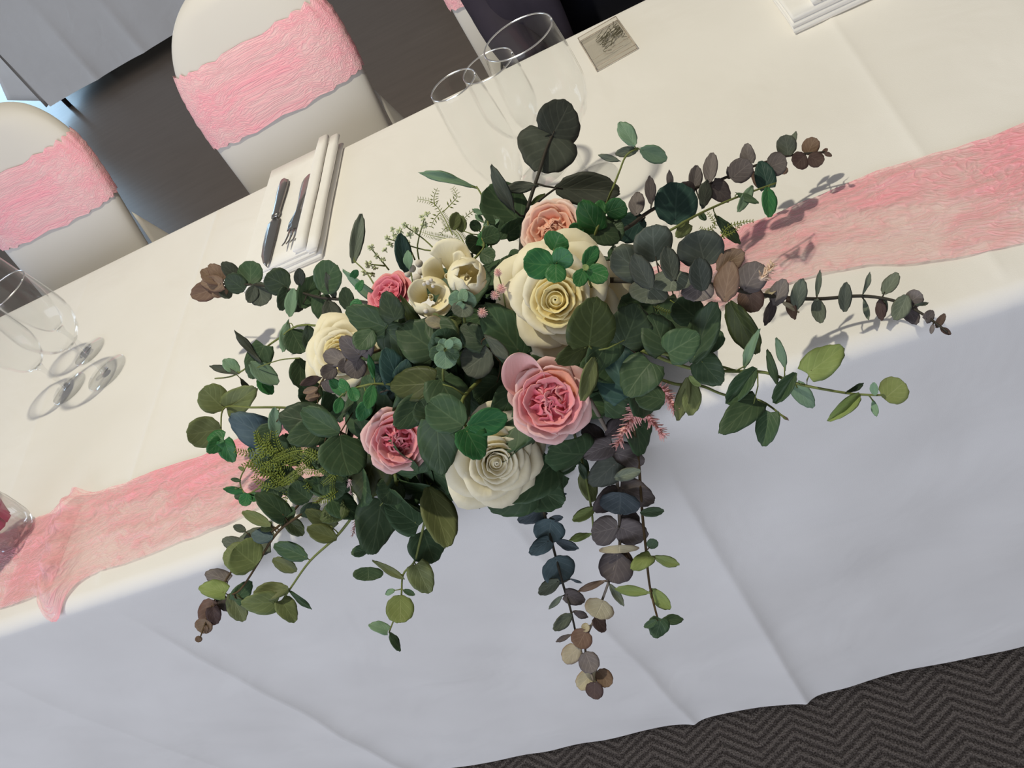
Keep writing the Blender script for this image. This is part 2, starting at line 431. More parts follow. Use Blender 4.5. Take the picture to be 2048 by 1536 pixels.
# ---------------------------------------------------------------- far table
def far_table():
    root = empty('banquet_table', (0, 0, 0)); tag(root, 'far white clothed table standing on the grey floor', 'table')
    xa, xb, ya, yb, zt, zh = -3.40, -0.9, 4.52, 5.3, 0.74, 0.075
    V = []; Fc = []
    def side(p0, p1, n):
        base = len(V); m = 14
        d = (Vector(p1) - Vector(p0)); L = d.length; d.normalize(); nr = Vector((d.y, -d.x, 0))
        for j in range(m + 1):
            t = j / m
            for i in range(n + 1):
                s = L * i / n; p = Vector(p0) + d * s
                off = 0.0
                for cx in (0.42, 0.80, 1.35, 1.9): off += 0.020 * math.exp(-abs(s - cx) / (0.03 if s > cx else 0.09))
                off += 0.02 * nz(s * 3, t, 2)
                p = p + nr * (off * t + 0.025 * t); V.append((p.x, p.y, zt - (zt - zh) * t))
        for j in range(m):
            for i in range(n): Fc.append((base + j * (n + 1) + i, base + (j + 1) * (n + 1) + i, base + (j + 1) * (n + 1) + i + 1, base + j * (n + 1) + i + 1))
    side((xa, ya, 0), (xb, ya, 0), 120); side((xb, ya, 0), (xb, yb, 0), 30); side((xb, yb, 0), (xa, yb, 0), 60); side((xa, yb, 0), (xa, ya, 0), 30)
    b = len(V); V += [(xa, ya, zt), (xb, ya, zt), (xb, yb, zt), (xa, yb, zt)]; Fc.append((b, b + 1, b + 2, b + 3))
    link('cloth', mesh_pd('cloth', V, Fc), m_cloth, root)
    # pulled corner of the cloth hanging outwards
    def cornr(u, v): return (xa - 0.01 - 0.24 * u * v, ya + 0.02 + 0.10 * u - 0.08 * u * v, zt - (zt - zh - 0.02) * v + 0.12 * u * v)
    a, b_, c_ = thick_grid(8, 12, cornr, 0.002); link('cloth_corner', mesh_pd('cloth_corner', a, b_, True, c_), m_cloth, root)
    for lx in (xa + 0.06, xb - 0.1):
        for ly in (ya + 0.05, yb - 0.08):
            V = []; Fc = []; tube_into(V, Fc, [(lx, ly, 0), (lx, ly, zt - 0.02)], 0.016, n=8); link('leg', mesh_pd('leg', V, Fc), m_steel, root)
    return root
far_table()
#==TABLEWARE==
m_nap = plain('white_napkin', (236, 233, 228), 0.75, 0.2, 0.02, 60, 0.1)
def slab(name, x0, x1, y0, y1, z0, z1, parent, sag=0.0):
    """one folded layer of cloth, its long edges rounded"""
    n = 12; h = (z1 - z0) / 2; V = []; Fc = []; ny = 10
    prof = []
    for i in range(n + 1):
        a = -math.pi / 2 + math.pi * i / n; prof.append((x1 - h + h * math.cos(a), (z0 + z1) / 2 + h * math.sin(a)))
    for i in range(n + 1):
        a = math.pi / 2 + math.pi * i / n; prof.append((x0 + h + h * math.cos(a), (z0 + z1) / 2 + h * math.sin(a)))
    m = len(prof)
    for j in range(ny + 1):
        t = j / ny; e = 0.80 if j in (0, ny) else 1.0
        for x, z in prof:
            zz = (z0 + z1) / 2 + (z - (z0 + z1) / 2) * e
            V.append((x + 0.0015 * nz(t * 3, z * 90, x), y0 + (y1 - y0) * t, zz + sag * math.sin(t * math.pi)))
    for j in range(ny):
        for q in range(m): Fc.append((j * m + q, j * m + (q + 1) % m, (j + 1) * m + (q + 1) % m, (j + 1) * m + q))
    Fc.append(tuple(reversed(range(m)))); Fc.append(tuple(range(ny * m, (ny + 1) * m)))
    return link(name, mesh_pd(name, V, Fc), m_nap, parent)
TT = T + 0.0012
nap = empty('napkin', (-0.343, 0.612, TT), R(-1.0)); tag(nap, 'folded white napkin holding the knife and fork', 'napkin')
slab('fold', -0.070, 0.074, -0.145, 0.148, 0.000, 0.0065, nap); slab('fold', -0.068, 0.068, -0.141, 0.148, 0.0065, 0.0125, nap)
slab('fold', -0.066, 0.060, -0.136, 0.146, 0.0125, 0.0165, nap)
slab('rolled_edge', 0.036, 0.056, -0.133, 0.158, 0.0165, 0.0275, nap); slab('rolled_edge', 0.057, 0.075, -0.140, 0.154, 0.0125, 0.0225, nap)
nap2 = empty('napkin', (0.50, 0.585, TT), R(1.0)); tag(nap2, 'folded white napkin with no cutlery on it', 'napkin')
slab('fold', -0.088, 0.088, -0.092, 0.10, 0.000, 0.007, nap2); slab('fold', -0.088, 0.08, -0.090, 0.10, 0.007, 0.013, nap2)
slab('fold', -0.087, 0.07, -0.088, 0.10, 0.013, 0.021, nap2); slab('rolled_edge', -0.06, -0.046, -0.086, 0.1, 0.021, 0.030, nap2); slab('fold', -0.05, 0.075, -0.086, 0.1, 0.021, 0.026, nap2)
# cutlery
m_cut = plain('cutlery_steel', (150, 147, 143), 0.25, 0.5, 0.05, 30, Metallic=0.9)
ZN = TT + 0.0165
def outline_blade(name, mid, half, th, parent, prof=None):
    """solid strip: centre line points (x,y,z) with half widths, lenticular section"""
    V = []; Fc = []; L = len(mid)
    for i, (p, h) in enumerate(zip(mid, half)):
        p = Vector(p); d = Vector(mid[min(i + 1, L - 1)]) - Vector(mid[max(i - 1, 0)]); d.z = 0; d.normalize(); a = Vector((-d.y, d.x, 0))
        t = th[i] if isinstance(th, (list, tuple)) else th
        for s, z in ((1, 0), (0.5, 1), (-0.5, 1), (-1, 0), (-0.5, -1), (0.5, -1)): V.append(p + a * (h * s) + Vector((0, 0, t * z)))
    for i in range(L - 1):
        for q in range(6): Fc.append((i * 6 + q, i * 6 + (q + 1) % 6, (i + 1) * 6 + (q + 1) % 6, (i + 1) * 6 + q))
    Fc.append(tuple(reversed(range(6)))); Fc.append(tuple((L - 1) * 6 + q for q in range(6)))
    return link(name, mesh_pd(name, V, Fc), m_cut, parent)
ka = P(572, 364, ZN - T); kb = P(529, 540, ZN - T); kd = (kb - ka); KL = kd.length
kn = empty('table_knife', (ka.x, ka.y, ZN), math.atan2(kd.y, kd.x)); tag(kn, 'steel table knife lying on the folded napkin', 'knife')
hN = [(0.0, .004), (0.004, .0075), (0.015, .009), (0.04, .0085), (0.07, .0068), (0.088, .0062), (0.094, .0075), (0.10, .0062)]
outline_blade('handle', [(x, 0, 0.004) for x, _ in hN], [h * 1.25 for _, h in hN], 0.0036, kn)
bn = [(0.10, .0062, 0), (0.108, .0105, .002), (0.13, .0108, .002), (0.16, .0105, .0015), (0.185, .0092, .0005), (0.205, .0062, -.003), (KL, .0008, -.0075)]
outline_blade('blade', [(x, -o, 0.0022) for x, _, o in bn], [h * 1.2 for _, h, _ in bn], 0.0010, kn)
fa = P(620, 349, ZN - T + .004); fb = P(584, 490, ZN - T + .004); fd = fb - fa; FL = fd.length
fk = empty('table_fork', (fa.x, fa.y, ZN), math.atan2(fd.y, fd.x)); tag(fk, 'steel table fork lying beside the knife on the napkin', 'fork')
hf = [(0, .003, .004), (.004, .007, .004), (.015, .0088, .004), (.045, .007, .006), (.075, .0035, .009), (.098, .003, .0095), (.106, .006, .008), (.116, .0112, .005), (.128, .0118, .004), (.136, .0112, .0045)]
outline_blade('handle', [(x, 0, z) for x, _, z in hf], [h * 1.55 for _, h, _ in hf], 0.0014, fk)
for q in range(4):
    y = (q - 1.5) * 0.0078
    outline_blade('tine', [(.134, y, .0045), (.15, y, .0055), (.168, y, .008), (max(.18, FL), y * 0.95, .012)], [.0021, .0018, .0015, .0007], 0.0009, fk)

# ---- glasses
def glass_bowl_mat():
    k = NT('clear_glass_bowl')
    lw = k.n('LayerWeight', {'Blend': 0.5}).outputs['Facing']
    f = k.math('ADD', k.math('MULTIPLY', k.math('POWER', lw, 5.5), 0.95), 0.012, clamp=True)
    tr = k.n('BsdfTransparent', {'Color': (0.990, 0.992, 0.992, 1)}).outputs[0]
    gl = k.n('BsdfGlossy', {'Color': (1, 1, 1, 1), 'Roughness': 0.03}).outputs[0]
    return k.done(k.mixs(f, tr, gl))
m_gb = glass_bowl_mat()
k = NT('clear_glass_solid')
lw = k.n('LayerWeight', {'Blend': 0.5}).outputs['Facing']
tr = k.n('BsdfTransparent', {'Color': (0.965, 0.968, 0.968, 1)}).outputs[0]; gg = k.n('BsdfGlossy', {'Roughness': 0.05, 'Color': (1, 1, 1, 1)}).outputs[0]
m_gs = k.done(k.mixs(k.math('MULTIPLY_ADD', k.math('POWER', lw, 3.2), 0.60, 0.03, clamp=True), tr, gg))
k = NT('clear_glass_rim'); tr = k.n('BsdfTransparent', {'Color': (1, 1, 1, 1)}).outputs[0]; gg = k.n('BsdfGlossy', {'Roughness': 0.2, 'Color': (1, 1, 1, 1)}).outputs[0]
m_rim = k.done(k.mixs(0.72, tr, gg))
def make_glass(name, H, zb, rmax, rrim, zmax, rfoot):
    root = empty(name)
    # bowl with real wall thickness
    pr = []; n = 22; th = 0.0011
    def rad(t):
        z = t; a = sstep(0, 1, 1)
        if z < zmax: q = z / zmax; return 0.006 + (rmax - 0.006) * math.sin(q * math.pi / 2) ** 0.62
        q = (z - zmax) / (1 - zmax); return rmax + (rrim - rmax) * q ** 1.5
    out = [(rad(i / n), zb + (H - zb) * i / n) for i in range(n + 1)]
    inn = [(max(0.0008, r - th), z + (0.004 if i == 0 else 0.0)) for i, (r, z) in enumerate(out)]
    prof = [(0.0006, zb - 0.001)] + out + [(rrim - th / 2, H + 0.0007)] + list(reversed(inn)) + [(0.0006, zb + 0.0045)]
    V, Fc = lathe(prof, 48)
    # twisted optic facets in the foot of the bowl
    V2 = []
    for x, y, z in V:
        t = (z - zb) / (H - zb); g = 0.055 * sstep(0.0, 0.04, t) * sstep(0.30, 0.10, t); a = math.atan2(y, x); s = 1 + g * math.sin(10 * a + t * 22); V2.append((x * s, y * s, z))
    link('bowl', mesh_pd('bowl', V2, Fc), m_gb, root)
    # lip bead
    V = []; Fc = []; tube_into(V, Fc, [((rrim - th / 2) * math.cos(a / 40 * 2 * math.pi), (rrim - th / 2) * math.sin(a / 40 * 2 * math.pi), H) for a in range(41)], 0.0009, n=6)
    link('rim', mesh_pd('rim', V, Fc), m_rim, root)
    sp = [(0.0005, 0.0055), (0.0075, 0.0055), (0.0048, 0.010), (0.0036, 0.02), (0.0034, zb * 0.6), (0.0042, zb * 0.85), (0.0066, zb - 0.0015), (0.0005, zb - 0.0012)]
    V, Fc = lathe(sp, 20); link('stem', mesh_pd('stem', V, Fc), m_gs, root)
    fp = [(0.0005, 0.0005), (rfoot - 0.001, 0.0003), (rfoot, 0.0012), (rfoot - 0.001, 0.0022), (rfoot * 0.5, 0.0036), (0.008, 0.0054), (0.0005, 0.0054)]
    V, Fc = lathe(fp, 48); link('foot', mesh_pd('foot', V, Fc), m_gs, root)
    return root
gl = [('champagne_flute', (0.058, 0.338), (0.205, 0.062, 0.0315, 0.0265, 0.52, 0.030), 'slim clear champagne flute between the wine glass and the eucalyptus leaves', 'flute', 'right'),
      ('wine_glass', (0.078, 0.440), (0.160, 0.060, 0.0350, 0.0325, 0.50, 0.032), 'small clear wine glass close behind the champagne flute near the seated person', 'wine glass', 'right'),
      ('water_goblet', (0.134, 0.376), (0.203, 0.075, 0.0460, 0.0400, 0.46, 0.036), 'large clear water goblet in front of the seated person', 'goblet', 'right'),
      ('water_goblet', (-0.668, 0.418), (0.190, 0.070, 0.0450, 0.0400, 0.46, 0.036), 'large clear goblet standing by the chair without cutlery before it', 'goblet', 'left'),
      ('wine_glass', (-0.748, 0.420), (0.165, 0.060, 0.0355, 0.0330, 0.50, 0.032), 'small clear wine glass beside the large goblet of the place without cutlery', 'wine glass', 'left'),
      ('champagne_flute', (-0.735, 0.495), (0.205, 0.062, 0.0315, 0.0265, 0.52, 0.030), 'slim clear flute behind the goblet and wine glass of the place without cutlery', 'flute', 'left')]
for nm, (gx, gy), dims, lab, cat, side in gl:
    g = make_glass(nm, *dims); g.location = (gx, gy, TT); tag(g, lab, cat)

# ---- flat clear box with a dark sprig
cb = empty('clear_box', (0.1945, 0.6735, TT), R(8.6)); tag(cb, 'small flat clear plastic box with a dark needle sprig inside', 'box')
k = NT('clear_plastic'); tr = k.n('BsdfTransparent', {'Color': (0.93, 0.92, 0.90, 1)}).outputs[0]
gg = k.n('BsdfGlossy', {'Roughness': 0.08, 'Color': (1, 1, 1, 1)}).outputs[0]; lw = k.n('LayerWeight', {'Blend': 0.3}).outputs['Fresnel']
m_plas = k.done(k.mixs(k.math('MULTIPLY', lw, 0.35), tr, gg))
bm = bmesh.new(); box_bm(bm, 0, 0, 0.0035, 0.062, 0.104, 0.007, 0.0012); link('box_body', from_bm('box_body', bm, False), m_plas, cb)
V = []; Fc = []
loop = [(-.031, -.052), (.031, -.052), (.031, .052), (-.031, .052)]
for zz in (0.0006, 0.0070):
    for i in range(4): tube_into(V, Fc, [loop[i] + (zz,), loop[(i + 1) % 4] + (zz,)], 0.0006, n=5)
tube_into(V, Fc, [(-.031, -.030, 0.0071), (.031, -.024, 0.0071)], 0.0004, n=5); tube_into(V, Fc, [(-.012, -.036, 0.0071), (.016, -.036, 0.0071)], 0.0004, n=5)
link('box_edge', mesh_pd('box_edge', V, Fc), plain('plastic_edge', (186, 172, 156), 0.3, 0.5), cb)
V = []; Fc = []; rr = random.Random(3)
for i in range(60):
    x = rr.uniform(-.012, .024); y = 0.028 - abs(rr.gauss(0, .018)) + rr.uniform(-.01, .01); y = max(-.03, min(.045, y + 0.3 * x)); a = rr.gauss(0.5, 0.5); l = rr.uniform(.006, .016)
    x1 = max(-.027, min(.028, x + l * math.cos(a))); y1 = max(-.045, min(.048, y + l * math.sin(a)))
    tube_into(V, Fc, [(x, y, .003), (x1, y1, .004)], 0.0005, n=4)
link('sprig', mesh_pd('sprig', V, Fc), plain('dark_needles', (112, 108, 92), 0.7), cb)

# ---- ribbed glass jar with a magenta silk flower
jx, jy = -0.722, 0.146
jar = empty('votive_jar', (jx, jy, T + 0.0042)); tag(jar, 'ribbed clear glass jar standing on the pink lace', 'jar')
n = 96
def ribbed(prof, rib):
    V = []; Fc = []
    for r, z in prof:
        for q in range(n):
            a = 2 * math.pi * q / n; s = r + (rib * (0.5 + 0.5 * math.cos(q / n * 2 * math.pi * 32)) if 0.012 < z < 0.05 else 0); V.append((s * math.cos(a), s * math.sin(a), z))
    for i in range(len(prof) - 1):
        for q in range(n): Fc.append((i * n + q, i * n + (q + 1) % n, (i + 1) * n + (q + 1) % n, (i + 1) * n + q))
    return V, Fc
jp = [(0.0005, 0), (0.024, 0), (0.0295, 0.003), (0.031, 0.008), (0.0315, 0.014), (0.033, 0.03), (0.034, 0.048), (0.0345, 0.052), (0.035, 0.06), (0.0338, 0.0605), (0.0325, 0.052), (0.031, 0.03), (0.0295, 0.012), (0.024, 0.008), (0.0005, 0.008)]
V, Fc = ribbed(jp, 0.0013)
k = NT('ribbed_glass'); lw = k.n('LayerWeight', {'Blend': 0.35}).outputs['Facing']
tr = k.n('BsdfTransparent', {'Color': (0.90, 0.895, 0.89, 1)}).outputs[0]; gg = k.n('BsdfGlossy', {'Roughness': 0.08, 'Color': (1, 1, 1, 1)}).outputs[0]
m_rg = k.done(k.mixs(k.math('MULTIPLY_ADD', k.math('POWER', lw, 2.0), 0.6, 0.08), tr, gg))
link('jar_body', mesh_pd('jar_body', V, Fc), m_rg, jar)

#==PERSON==
m_blk = plain('black_cloth', (26, 27, 34), 0.85, 0.15, 0.1, 30, 0.2)
m_jkt = plain('dark_plum_jacket', (52, 46, 56), 0.75, 0.25, 0.12, 25, 0.25)
m_skin = plain('skin', (205, 160, 135), 0.55, 0.35)
m_hair = plain('brown_hair', (60, 42, 32), 0.5, 0.4, 0.2, 60)
def skin_body(name, chains, mat, parent, sub=2):
    V = []; Ed = []; Rd = []; idx = {}
    def vid(p, r):
        key = tuple(round(c, 4) for c in p)
        if key not in idx: idx[key] = len(V); V.append(p); Rd.append(r)
        return idx[key]
    for ch in chains:
        ids = [vid(p, r) for p, r in ch]
        for a, b in zip(ids, ids[1:]): Ed.append((a, b))
    me = bpy.data.meshes.new(name); me.from_pydata(V, Ed, []); o = link(name, me, mat, parent)
    o.modifiers.new('skin', 'SKIN'); 
    sv = me.skin_vertices[0].data if len(me.skin_vertices) else None
    if sv is None:
        bm = bmesh.new(); bm.from_mesh(me); bm.verts.layers.skin.verify(); bm.to_mesh(me); bm.free(); sv = me.skin_vertices[0].data
    for i, r in enumerate(Rd): sv[i].radius = r if isinstance(r, tuple) else (r, r); sv[i].use_root = (i == 0)
    o.modifiers['skin'].use_smooth_shade = True
    md = o.modifiers.new('sub', 'SUBSURF'); md.levels = sub; md.render_levels = sub
    return o
per = empty('person', (0.200, 0.985, 0.0)); tag(per, 'person in black clothes and a dark plum jacket sitting at the table', 'person')
ch = [[((0, 0, .56), (.165, .115)), ((0, .01, .68), (.15, .105)), ((0, .0, .82), (.15, .10)), ((0, -.01, .95), (.165, .10)), ((0, 0, 1.04), (.13, .075)), ((0, 0, 1.09), .055), ((0, -.01, 1.13), .05)]]
for sx in (-1, 1):
    ch.append([((0, 0, .56), (.165, .115)), ((sx * .09, -.09, .545), (.082, .078)), ((sx * .10, -.28, .54), (.07, .068)), ((sx * .105, -.43, .51), (.058, .058)), ((sx * .11, -.43, .30), (.052, .055)), ((sx * .11, -.40, .10), (.038, .04)), ((sx * .115, -.44, .045), (.036, .035)), ((sx * .12, -.56, .03), (.034, .024))])
    ch.append([((0, 0, 1.04), (.13, .075)), ((sx * .15, .005, 1.015), .058), ((sx * .165, 0, .90), .046), ((sx * .172, .0, .77), .040), ((sx * .15, -.10, .675), .034), ((sx * .125, -.175, .655), .027)])
skin_body('body', ch, m_blk, per)
# hands resting on the lap, each with five fingers
for sx in (-1, 1):
    b = Vector((sx * .125, -.175, .652)); fw = Vector((-sx * .55, -.75, -.12)).normalized(); sd = Vector((0, 0, 1)).cross(fw).normalized() * (-sx)
    hc = [[(tuple(b), .026), (tuple(b + fw * .03), (.03, .018)), (tuple(b + fw * .065), (.034, .016))]]
    for q, (o_, l) in enumerate(((-.026, .062), (-.009, .075), (.009, .07), (.026, .055))):
        r0 = b + fw * .065 + sd * o_
        hc.append([(tuple(b + fw * .065), (.034, .016)), (tuple(r0 + fw * .014), .0095), (tuple(r0 + fw * (l * .55)), .0088), (tuple(r0 + fw * (l * .85) + Vector((0, 0, -.012))), .008), (tuple(r0 + fw * l + Vector((0, 0, -.024))), .007)])
    hc.append([(tuple(b + fw * .03), (.03, .018)), (tuple(b + fw * .045 - sd * .038), .011), (tuple(b + fw * .075 - sd * .05), .0095), (tuple(b + fw * .098 - sd * .046), .008)])
    skin_body('hand', hc, m_skin, per, 1)
# head
bm = bmesh.new(); bmesh.ops.create_uvsphere(bm, u_segments=28, v_segments=20, radius=1.0)
for v in bm.verts:
    x, y, z = v.co; f = max(0, -y)
    jaw = 1 - 0.30 * sstep(0.1, -1.0, z)
    px = x * .073 * jaw; py = y * .092 * (1 - 0.12 * sstep(0, -1, z)); pz = z * .112
    nose = math.exp(-((px / .012) ** 2)) * math.exp(-(((pz + .012) / .022) ** 2)) * f
    eye = sum(math.exp(-(((px - s * .031) / .013) ** 2)) * math.exp(-(((pz - .012) / .009) ** 2)) for s in (-1, 1)) * f
    mouth = math.exp(-((px / .022) ** 2)) * math.exp(-(((pz + .050) / .006) ** 2)) * f
    py += -.020 * nose + .008 * eye + .004 * mouth
    v.co = (px, py - .012, pz + 1.235)
link('head', from_bm('head', bm), m_skin, per)
bm = bmesh.new(); bmesh.ops.create_uvsphere(bm, u_segments=14, v_segments=8, radius=1, matrix=Matrix.Translation((0, -.0905, 1.187)) @ Matrix.Diagonal((.022, .008, .007, 1))); link('mouth', from_bm('mouth', bm), plain('lips', (176, 104, 96), 0.5), per)
bm = bmesh.new(); bmesh.ops.create_uvsphere(bm, u_segments=14, v_segments=10, radius=1, matrix=Matrix.Translation((0, -.103, 1.219)) @ Matrix.Rotation(R(-18), 4, 'X') @ Matrix.Diagonal((.012, .014, .024, 1))); link('nose', from_bm('nose', bm), m_skin, per)
for s in (-1, 1):
    bm = bmesh.new(); bmesh.ops.create_uvsphere(bm, u_segments=12, v_segments=6, radius=1, matrix=Matrix.Translation((s * .031, -.092, 1.266)) @ Matrix.Rotation(R(-8 * s), 4, 'Y') @ Matrix.Diagonal((.018, .006, .0032, 1))); link('eyebrow', from_bm('eyebrow', bm), m_hair, per)
for s in (-1, 1):
    bm = bmesh.new(); bmesh.ops.create_uvsphere(bm, u_segments=12, v_segments=8, radius=.0105, matrix=Matrix.Translation((s * .031, -.0835, 1.247)) @ Matrix.Diagonal((1.25, 1, .72, 1))); e = link('eye', from_bm('eye', bm), plain('eye_white', (225, 220, 214), 0.2), per)
    bm = bmesh.new(); bmesh.ops.create_uvsphere(bm, u_segments=12, v_segments=8, radius=.0052, matrix=Matrix.Translation((s * .031, -.0905, 1.247))); link('iris', from_bm('iris', bm), plain('dark_iris', (48, 36, 28), 0.2), e)
    bm = bmesh.new(); bmesh.ops.create_uvsphere(bm, u_segments=12, v_segments=8, radius=1, matrix=Matrix.Translation((s * .073, .0, 1.232)) @ Matrix.Diagonal((.010, .02, .03, 1))); link('ear', from_bm('ear', bm), m_skin, per)
bm = bmesh.new(); bmesh.ops.create_uvsphere(bm, u_segments=24, v_segments=18, radius=1.0)
for v in bm.verts:
    x, y, z = v.co; front = sstep(-.2, -.75, y) * sstep(.55, .2, z)
    v.co = (x * .083 * (1 - .5 * front), (y * .10 if y > 0 else y * .10 * (1 - .55 * front)) + .006, z * (.122 if z > 0 else .16) + 1.245)
link('hair', from_bm('hair', bm), m_hair, per)
# open jacket: two front panels, back, hanging past the hips
for sx in (-1, 1):
    def panel(u, v):
        z = 0.50 + 0.52 * v
        a = R(100) - u * R(172)          # from the back round the side to the open front
        wx = (.178 - .01 * v + .02 * (1 - v)); wy = .145 - .02 * v
        fold = 0.010 * math.sin(u * 26 + v * 3) * (1 - v * .6) + 0.006 * nz(u * 9, v * 6, sx)
        return (sx * (math.cos(a) * (wx + fold)), math.sin(a) * (wy + fold) + .0, z)
    a, b_, c_ = thick_grid(44, 24, panel, 0.003 * sx); j = link('jacket_panel', mesh_pd('jacket_panel', a, b_, True, c_), m_jkt, per)
for sx in (-1, 1):
    pts = spline([(sx * .12, .0, 1.035), (sx * .165, 0, .93), (sx * .176, 0, .80), (sx * .168, -.05, .715), (sx * .14, -.135, .668)], 5); V = []; Fc = []; tube_into(V, Fc, pts, .062, .036, 14); link('jacket_sleeve', mesh_pd('jacket_sleeve', V, Fc), m_jkt, per)
V = []; Fc = []
tube_into(V, Fc, spline([(-.192, -.02, .68), (-.210, -.045, .65), (-.214, -.05, .615), (-.200, -.05, .595), (-.192, -.045, .62), (-.190, -.04, .66)]), 0.0028, n=6); link('toggle_cord', mesh_pd('toggle_cord', V, Fc), m_blk, per)
#==FLOWERS==
ARR = empty('flower_arrangement', (0.0, 0.09, T + 0.003))
tag(ARR, 'artificial flower centrepiece of cream and pink roses with long eucalyptus sprays on the lace runner', 'flowers')
AINV = Matrix.Translation((0.0, -0.09, -(T + 0.003)))
def part(name, me, mat):
    o = link(name, me, mat, ARR); o.matrix_parent_inverse = AINV; return o
# ---- leaf materials
def leaf_mat(name, base, light, edge=None, rough=0.5, veins=0.5, spec=0.25, trans=0.18):
    k = NT(name); uv = k.n('SeparateXYZ', {0: k.coords('UV')}); u, v = uv.outputs[0], uv.outputs[1]
    au = k.math('ABSOLUTE', k.math('MULTIPLY_ADD', u, 2.0, -1.0))
    mid = k.math('SUBTRACT', 1.0, k.math('MULTIPLY', au, 16.0), clamp=True)
    sw = k.math('SINE', k.math('MULTIPLY', k.math('SUBTRACT', v, k.math('MULTIPLY', au, 0.42)), 34.0))
    side = k.math('MULTIPLY', k.math('POWER', k.math('MULTIPLY_ADD', sw, 0.5, 0.5), 9.0), 0.5)
    vein = k.math('MAXIMUM', mid, side)
    ob = k.n('ObjectInfo').outputs['Random']
    nzv = k.noise(k.mapping(k.coords('UV'), (3, 3, 3)), 2.3, 4, 0.6)
    c = k.mix(k.math('MULTIPLY_ADD', nzv, 1.6, -0.3, clamp=True), lin(base), lin(tuple(0.62 * a + 0.38 * b for a, b in zip(base, light))))
    c = k.mix(k.math('MULTIPLY', vein, veins), c, lin(light))
    if edge:
        e = k.math('POWER', au, 6.0); e2 = k.math('POWER', k.math('ABSOLUTE', k.math('MULTIPLY_ADD', v, 2.0, -1.0)), 14.0)
        c = k.mix(k.math('MULTIPLY', k.math('MAXIMUM', e, e2), 0.7), c, lin(edge))
    hs = k.n('HueSaturation', {'Saturation': 1.0}); k.set(hs.inputs['Color'], c)
    k.set(hs.inputs['Value'], k.math('MULTIPLY_ADD', ob, 0.34, 0.83)); k.set(hs.inputs['Hue'], k.math('MULTIPLY_ADD', ob, 0.024, 0.488))
    b = k.bsdf(hs.outputs[0], rough, spec, k.bump(k.math('ADD', k.math('MULTIPLY', vein, -0.6), k.math('MULTIPLY', nzv, 0.5)), 0.25, 0.0015))
    tl = k.n('BsdfTranslucent'); k.set(tl.inputs[0], hs.outputs[0])
    return k.done(k.mixs(trans, b, tl.outputs[0]))
LM = {
 'dk': leaf_mat('leaf_dark_green', (48, 62, 44), (86, 100, 74)),
 'dt': leaf_mat('leaf_dark_teal', (44, 70, 62), (86, 112, 100)),
 'dg': leaf_mat('leaf_deep_green', (58, 80, 54), (104, 122, 88)),
 'gn': leaf_mat('leaf_green', (46, 104, 58), (104, 150, 90), None, 0.42),
 'do': leaf_mat('leaf_dark_olive', (66, 76, 42), (108, 118, 70)),
 'ol': leaf_mat('leaf_olive', (116, 126, 80), (160, 168, 116), None, 0.5, 0.45, 0.25, 0.3),
 'yl': leaf_mat('leaf_lime', (146, 162, 96), (182, 192, 130), (104, 118, 72), 0.5, 0.4, 0.25, 0.35),
 'sg': leaf_mat('leaf_sage', (116, 146, 116), (154, 178, 148), None, 0.55, 0.35),
 'gy': leaf_mat('leaf_grey_green', (98, 106, 90), (146, 152, 134), (78, 76, 68), 0.6, 0.5),
 'gd': leaf_mat('leaf_dark_grey', (70, 76, 66), (112, 116, 102), (56, 56, 52), 0.6, 0.45),
 'bl': leaf_mat('leaf_blue_grey', (92, 112, 118), (138, 154, 156), (62, 78, 86), 0.55, 0.4),
 'db': leaf_mat('leaf_dark_slate', (64, 74, 78), (104, 114, 116), (44, 50, 56), 0.55, 0.4),
 'pu': leaf_mat('leaf_mauve_grey', (112, 104, 102), (158, 148, 142), (72, 62, 64), 0.6, 0.55),
 'dp': leaf_mat('leaf_dark_mauve', (84, 76, 76), (122, 112, 108), (54, 46, 48), 0.6, 0.5),
 'br': leaf_mat('leaf_brown', (122, 98, 82), (164, 140, 118), (92, 60, 52), 0.6, 0.5),
 'bd': leaf_mat('leaf_dark_brown', (84, 66, 60), (118, 98, 88), (60, 42, 40), 0.6, 0.5),
 'tn': leaf_mat('leaf_tan', (176, 164, 136), (204, 192, 164), (120, 88, 72), 0.6, 0.5),
}
m_twig = plain('brown_twig', (84, 68, 46), 0.7, 0.2, 0.15, 120)
m_gst = plain('green_stem', (112, 120, 66), 0.6, 0.25, 0.15, 120)
m_dst = plain('dark_stem', (58, 54, 46), 0.6, 0.25, 0.15, 120)
m_gry = plain('grey_stem', (128, 118, 106), 0.6, 0.25, 0.15, 120)
